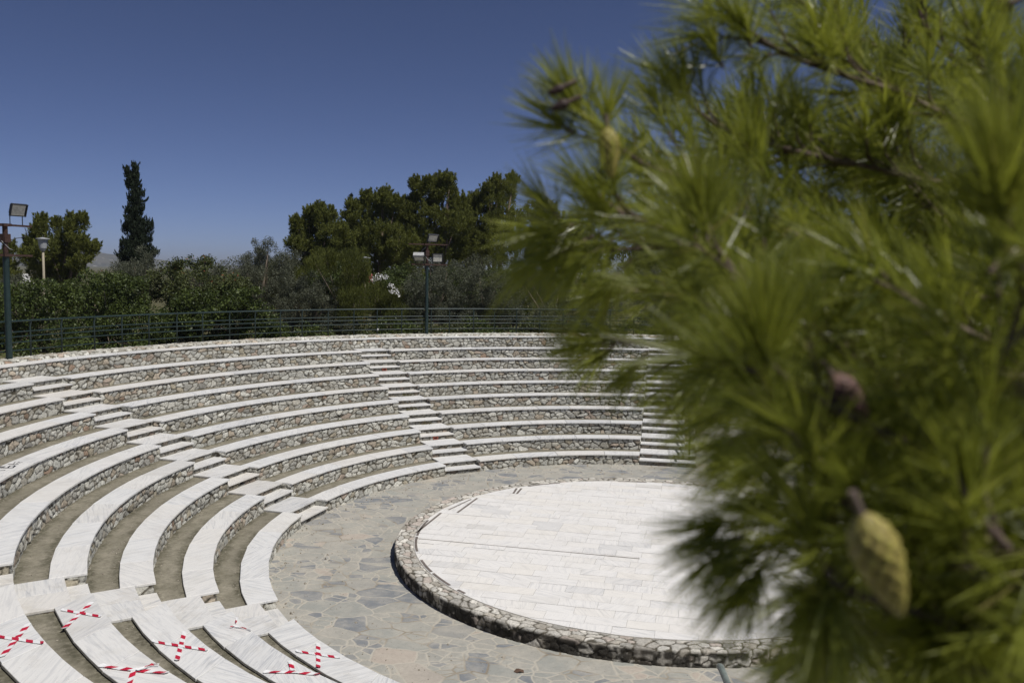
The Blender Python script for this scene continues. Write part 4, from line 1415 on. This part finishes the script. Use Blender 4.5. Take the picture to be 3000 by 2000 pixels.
LIMBS = [
    [(3150, 1700, 1.6), (2700, 1600, 1.55), (2500, 1500, 1.5), (2340, 1480, 1.5)],
    [(3150, 1850, 1.5), (2750, 1740, 1.45), (2560, 1650, 1.4), (2400, 1640, 1.4)],
    [(3150, 1400, 1.8), (2700, 1300, 1.75), (2420, 1220, 1.7), (2240, 1230, 1.7)],
    [(3150, 800, 2.2), (2600, 640, 2.15), (2100, 470, 2.1), (1850, 500, 2.1)],
    [(3150, 900, 1.9), (2500, 800, 1.85), (2000, 730, 1.8), (1700, 740, 1.75)],
    [(3150, 700, 2.3), (2500, 500, 2.2), (2150, 350, 2.2)],
    [(3150, 400, 2.3), (2700, 200, 2.2), (2420, 60, 2.2), (2300, -40, 2.2)],
    [(3150, 1100, 2.3), (2500, 960, 2.2), (2100, 860, 2.1), (1800, 860, 2.1)],
    # photo px, px, metres deep; from inside the frame's right side towards the tips
    [(3150, 1000, 1.9), (2760, 640, 2.0), (2590, 400, 2.0), (2530, 230, 2.0), (2440, 60, 2.0)],
    [(3150, 760, 2.2), (2700, 520, 2.1), (2590, 400, 2.05), (2640, 250, 2.05), (2650, 60, 2.0)],
    [(3150, 1150, 1.75), (2560, 800, 1.75), (2340, 560, 1.75), (2290, 430, 1.75), (2240, 250, 1.75)],
    [(3100, 1250, 1.5), (2600, 1040, 1.45), (2220, 850, 1.4), (2060, 710, 1.4), (1850, 640, 1.4), (1740, 560, 1.4)],
    [(3100, 1350, 1.25), (2600, 1100, 1.2), (2250, 880, 1.15), (2110, 740, 1.15), (2060, 620, 1.15)],
    [(3100, 1900, 1.0), (2700, 1640, .92), (2540, 1530, .9), (2420, 1400, .9), (2300, 1250, .9), (2200, 1140, .9)],
    [(3100, 1980, .95), (2760, 1820, .9), (2520, 1740, .88), (2430, 1690, .88), (2390, 1570, .88)],
    [(3250, 1150, .9), (3060, 880, .85), (2960, 740, .82), (2930, 640, .82)],
    [(3150, 900, 1.6), (2500, 760, 1.5), (2100, 560, 1.48), (1880, 480, 1.46), (1760, 390, 1.45), (1680, 300, 1.45)],
    [(3150, 600, 1.75), (2500, 480, 1.65), (2180, 400, 1.6), (2050, 330, 1.6), (1960, 240, 1.6)],
    [(3150, 420, 1.7), (2600, 260, 1.6), (2330, 170, 1.55), (2180, 80, 1.5), (2100, 0, 1.5)],
    [(3100, 1500, 1.0), (2700, 1320, .95), (2420, 1180, .92), (2270, 1080, .9), (2240, 1000, .9)],
    [(3150, 1300, 2.0), (2500, 1180, 1.85), (2150, 1080, 1.75), (1900, 1010, 1.7), (1760, 990, 1.7)],
    [(3050, 1700, 1.1), (2640, 1540, 1.0), (2420, 1520, .96), (2300, 1560, .95), (2250, 1590, .95)],
    [(3150, 300, 2.0), (2850, 200, 1.9), (2720, 100, 1.9), (2680, -30, 1.9)],
    [(3150, 500, 1.3), (2950, 300, 1.3), (2850, 150, 1.3), (2820, 20, 1.3)],
    [(3150, 1450, 1.5), (2750, 1250, 1.45), (2400, 1020, 1.4), (2150, 920, 1.35), (1950, 860, 1.35)],
    [(3150, 1650, 1.35), (2800, 1500, 1.3), (2550, 1350, 1.25), (2360, 1350, 1.2), (2250, 1370, 1.2)],
    [(3150, 1980, 1.4), (2900, 1860, 1.3), (2650, 1850, 1.2), (2500, 1850, 1.15), (2390, 1890, 1.15)],
    [(3150, 1000, 2.6), (2700, 860, 2.6), (2300, 740, 2.5), (2000, 640, 2.45), (1720, 640, 2.4)],
    [(3150, 700, 2.8), (2750, 620, 2.8), (2400, 470, 2.7), (2100, 520, 2.6), (1860, 600, 2.5)],
    [(3100, 1500, 2.3), (2800, 1400, 2.2), (2500, 1250, 2.1), (2200, 1200, 2.0), (1980, 1180, 2.0)],
    [(3150, 1100, 1.2), (2900, 1000, 1.15), (2700, 900, 1.1), (2560, 780, 1.1)],
    [(3150, 1750, .85), (2950, 1600, .8), (2850, 1480, .8), (2800, 1380, .8)],
]


for q in range(30):                    # further limbs deeper in the crown
    ex, ey = RNG.uniform(1950, 2950), RNG.uniform(-50, 1950)
    if ex < 2450 and ey > 1000: ex += 420
    if ex < 2420 and ey > 1750: ex += 200
    D_ = RNG.uniform(1.4, 3.0)
    sy = ey + RNG.uniform(100, 420)
    LIMBS.append([(3200, sy + 200, D_), ((3200 + ex) / 2, sy + 20, D_), (ex * .75 + 800, ey * .5 + sy * .5, D_), (ex, ey, D_)])


def bez(P, n):
    """smooth polyline through P (Catmull-Rom)"""
    P = np.asarray(P, float)
    Q = np.concatenate([2 * P[:1] - P[1:2], P, 2 * P[-1:] - P[-2:-1]])
    out = []
    for i in range(1, len(Q) - 2):
        for t in np.linspace(0, 1, n, endpoint=False):
            a, b, c, d = Q[i - 1:i + 3]
            out.append(.5 * (2 * b + (c - a) * t + (2 * a - 5 * b + 4 * c - d) * t * t + (3 * b - a - 3 * c + d) * t ** 3))
    out.append(P[-1])
    return np.array(out)


NV, NF, NTI = [], [], []
ncount = 0


def needles(base, axis, length, n, nl, spread0=16, spread1=58, droop=.15, tone=0.0):
    """a brush of needles along a shoot"""
    global ncount
    axis = axis / np.linalg.norm(axis)
    kb = 3                                  # needles stick together in small bundles
    nb = max(3, n // kb); n = nb * kb
    u = np.repeat(RNG.random(nb) ** .75, kb) + RNG.normal(0, .01, n)
    u = np.clip(u, 0, 1)
    ph = np.repeat(RNG.random(nb) * 2 * PI, kb) + RNG.normal(0, .12, n)
    th = np.radians(spread1 + (spread0 - spread1) * u + np.repeat(RNG.normal(0, 9, nb), kb) + RNG.normal(0, 4, n))
    a = np.cross(axis, [.3, .2, .9]); a /= np.linalg.norm(a); b = np.cross(axis, a)
    d = axis * np.cos(th)[:, None] + (a * np.cos(ph)[:, None] + b * np.sin(ph)[:, None]) * np.sin(th)[:, None]
    p0 = base + axis * (u * length)[:, None]
    L = nl * RNG.uniform(.75, 1.12, n)[:, None]
    g = np.array([0, 0, -1.0]) * droop + axis * .18
    p1 = p0 + d * L * .5 + g * L * .08
    p2 = p0 + d * L + g * L * .33
    s = unit(np.cross(d, RNG.normal(size=(n, 3)))) * .0008
    V = np.stack([p0 - s, p0 + s, p1 + s, p1 - s, p2 + s * .25, p2 - s * .25], 1).reshape(-1, 3)
    i = np.arange(n)[:, None] * 6 + ncount
    F = np.concatenate([i + np.array([0, 1, 2, 3]), i + np.array([3, 2, 4, 5])])
    t = np.clip(.2 + .5 * np.repeat(RNG.random(nb), kb) + .12 * RNG.random(n) + .22 * u + tone, 0, .94)
    t = np.where(np.repeat(RNG.random(nb), kb) < .035, .99, t)
    NV.append(V); NF.append(F); NTI.append(np.repeat(t, 6))
    ncount += 6 * n


tw = MB()
SHOOTS = []
for li, Lm in enumerate(LIMBS):
    P = [at(*q) for q in Lm]
    tp = min(trunk_pts, key=lambda q: abs(q[2] - P[0][2]))
    tp = tp + RNG.normal(0, .03, 3) * (1, 1, 6)
    md = (tp + P[0]) / 2 + RNG.normal(0, .09, 3)
    path = bez([tp, md] + P, 8)
    m = len(path)
    r = np.linspace(.008, .0028, m)
    tw.tube(path, r, 7)
    seg = np.linalg.norm(np.diff(path, axis=0), axis=1); cum = np.concatenate([[0], np.cumsum(seg)])
    Ltot = cum[-1]
    tipdir = unit(path[-1] - path[-4])
    SHOOTS.append((path[-1] - tipdir * .10, tipdir, .13, 1.0))
    d = Ltot - .08
    first = np.linalg.norm(P[0] - tp)
    while d > first * .75:
        i = min(np.searchsorted(cum, d), m - 2)
        pt = path[i] + (path[i + 1] - path[i]) * ((d - cum[i]) / (cum[i + 1] - cum[i] + 1e-9))
        ax = unit(path[i + 1] - path[i])
        for _ in range(1 if Ltot - d < .25 else 2):
            v = RNG.normal(size=3); v -= ax * (v @ ax); v = unit(v)
            dv = unit(ax * RNG.uniform(.6, 1.2) + v * RNG.uniform(.35, .85) + (-.05, 0, .3))
            ln = RNG.uniform(.07, .2) * min(1, .45 + (Ltot - d))
            mid = pt + unit(dv * .7 + ax * .4) * ln * .5
            tip = pt + dv * ln
            tw.tube([pt, mid, tip], [.0035, .0028, .002], 5, cap=False)
            SHOOTS.append((mid, unit(tip - mid), np.linalg.norm(tip - mid) + .04, RNG.uniform(.7, 1)))
        d -= RNG.uniform(.032, .075)
for base, ax, ln, q in SHOOTS:
    needles(base, ax, ln, int(105 * q * (.6 + ln * 4)), RNG.uniform(.08, .118), tone=RNG.normal(0, .16))
# hand placed shoots that shape the outline (tip px, base px, depth)
for (tx, ty), (bx, by), D, n, nl, dr in (
        ((1640, 235), (1715, 350), 1.45, 170, .105, .05), ((1775, 300), (1780, 370), 1.45, 110, .1, .02), ((1600, 330), (1680, 390), 1.46, 110, .1, .1),
        ((1960, 215), (1990, 320), 1.6, 150, .11, .02), ((1900, 250), (1960, 340), 1.6, 110, .1, .05), ((2060, 90), (2120, 200), 1.5, 140, .09, .05),
        ((2170, 20), (2200, 140), 1.5, 140, .1, .02), ((2230, 900), (2245, 1080), .9, 330, .095, .02), ((2180, 980), (2230, 1100), .92, 200, .09, .05),
        ((2050, 560), (2075, 700), 1.15, 260, .1, .02), ((1720, 560), (1790, 640), 1.4, 170, .1, .02), ((1560, 560), (1640, 640), 1.5, 130, .1, .05),
        ((1500, 690), (1680, 660), 1.5, 170, .105, .35), ((1530, 800), (1740, 690), 1.5, 190, .115, .6), ((1480, 820), (1650, 690), 1.55, 120, .11, .7),
        ((1600, 830), (1800, 700), 1.45, 170, .11, .6), ((1720, 900), (1850, 760), 1.4, 150, .1, .6), ((1640, 1010), (1780, 1000), 1.7, 150, .09, .2),
        ((1700, 1090), (1800, 1010), 1.7, 130, .09, .4), ((1800, 1150), (1900, 1030), 1.65, 120, .09, .4), ((1960, 1210), (2100, 1120), 1.4, 150, .09, .3),
        ((2070, 1640), (2190, 1560), .95, 210, .085, .25), ((2030, 1560), (2160, 1520), 1.0, 130, .08, .2), ((2150, 1750), (2250, 1640), .95, 150, .09, .4),
        ((2440, 1880), (2430, 1690), .88, 260, .11, .4), ((2330, 1820), (2410, 1680), .9, 150, .1, .4), ((2930, 440), (2935, 660), .8, 330, .11, .0),
        ((2980, 700), (2900, 800), .8, 150, .1, .1), ((1990, 1160), (2120, 1060), 1.4, 150, .1, .2), ((2030, 1270), (2160, 1170), 1.3, 150, .1, .25), ((2060, 1350), (2190, 1270), 1.2, 150, .09, .25), ((2170, 1390), (2270, 1330), 1.1, 150, .08, .2), ((2180, 1490), (2290, 1420), 1.1, 150, .08, .3),
        ((2330, 1960), (2440, 1860), 1.1, 170, .09, .3), ((2400, 2010), (2500, 1900), 1.0, 170, .09, .3), ((2700, 1950), (2760, 1830), .9, 220, .1, .3)):
    A, B = at(bx, by, D), at(tx, ty, D + RNG.normal(0, .02))
    needles(A, B - A, np.linalg.norm(B - A) * .55, n, nl, 18, 50, dr, .12)
    tw.tube([A, A + (B - A) * .55], [.003, .002], 5, cap=False)
tw.build('branches', M['pinebark'], pine, True)
mesh_np('needles', np.concatenate(NV), np.concatenate(NF), M['needle'], pine, tint=np.concatenate(NTI))


def cone(top, tip, rmax, mat, rows=11, per=9, blunt=.35):
    top, tip = np.asarray(top), np.asarray(tip)
    ax = tip - top; L = np.linalg.norm(ax); ax = ax / L
    a = np.cross(ax, [.2, .9, .1]); a /= np.linalg.norm(a); b = np.cross(ax, a)
    nu, nt = 46, 54
    V, T = [], []
    for i in range(nt + 1):
        t = i / nt
        base = rmax * (math.sin(min(t / blunt, 1) * PI / 2) ** .6 if t < blunt else max(0, 1 - ((t - blunt) / (1 - blunt)) ** 1.5 * .93) ** .75)
        for j in range(nu):
            p = j / nu
            u, v = p * per + t * rows * .5, p * per - t * rows * .5
            cu, cv = abs(u - math.floor(u) - .5) * 2, abs(v - math.floor(v) - .5) * 2
            s = (1 - cu ** 2.2) * (1 - cv ** 2.2)
            r = base * (.87 + .2 * s ** .7 + .05 * (math.sin(i * 1.7 + j * .9) * math.sin(j * .37 - i * .5)))
            q = 2 * PI * p
            V.append(top + ax * L * t + (a * math.cos(q) + b * math.sin(q)) * r); T.append(s * (.55 + .45 * float(hsh(math.floor(u), math.floor(v), 3.0))))
    F = [(i * nu + j, i * nu + (j + 1) % nu, (i + 1) * nu + (j + 1) % nu, (i + 1) * nu + j) for i in range(nt) for j in range(nu)]
    o = mesh_np('pine_cone', np.array(V), np.array(F), M[mat], pine, tint=T, smooth=True)
    mb = MB(); mb.tube([top - ax * .02, top + ax * .004], .004, 6); mb.build('stalk', M['pinebark'], o)
    return o


tag(cone(at(2522, 1500, .70), at(2640, 1800, .715), .0200, 'cone_ripe'), 'large yellow green hanging cone')
cone(at(1778, 372, 1.30), at(1792, 522, 1.30), .0168, 'cone_ripe')
cone(at(2435, 1095, .95), at(2545, 1235, .95), .016, 'cone_pink')
for (x0, y0), (x1, y1), D, r in (((1655, 253), (1603, 277), 1.33, .0072), ((1668, 298), (1613, 322), 1.33, .008), ((2140, 55), (2185, 40), 1.5, .006), ((1975, 250), (2000, 262), 1.6, .006), ((2960, 10), (2915, 25), 1.3, .012), ((2000, 720), (1950, 725), 1.3, .012)):
    cone(at(x0, y0, D), at(x1, y1, D), r, 'cone_dark', 7, 7)

# ------------------------------------------------------------------ light
SUN_EL, SUN_AZ = rad(60), rad(115)                # azimuth clockwise from +y
sd = np.array([math.cos(SUN_EL) * math.sin(SUN_AZ), math.cos(SUN_EL) * math.cos(SUN_AZ), math.sin(SUN_EL)])
sl = bpy.data.lights.new('sun', 'SUN')
sl.energy = 3.9
sl.angle = rad(.53)
sl.color = (1, .965, .91)
so = link(bpy.data.objects.new('sun', sl))
so.rotation_euler = Vector(sd).to_track_quat('Z', 'Y').to_euler()
so.location = (20, -10, 40)

w = bpy.data.worlds.new('World')
scene.world = w
w.use_nodes = True
nt = w.node_tree
bg = nt.nodes['Background']
sky = nt.nodes.new('ShaderNodeTexSky')
sky.sky_type = 'NISHITA'
sky.sun_disc = False
sky.sun_elevation = SUN_EL
sky.sun_rotation = SUN_AZ
sky.altitude = 200
sky.air_density = .4
sky.dust_density = .3
sky.ozone_density = 2.0
tintn = nt.nodes.new('ShaderNodeMix')            # slight white balance of the sky light
tintn.data_type = 'RGBA'; tintn.blend_type = 'MULTIPLY'
tintn.inputs['Factor'].default_value = 1
tintn.inputs[7].default_value = (1.0, .965, 1.16, 1)
nt.links.new(sky.outputs[0], tintn.inputs[6])
nt.links.new(tintn.outputs[2], bg.inputs['Color'])
bg.inputs['Strength'].default_value = .06

scene.view_settings.view_transform = 'Standard'
scene.view_settings.look = 'None'
scene.view_settings.exposure = 0
scene.view_settings.gamma = 1
scene.cycles.max_bounces = 6
scene.cycles.transparent_max_bounces = 4
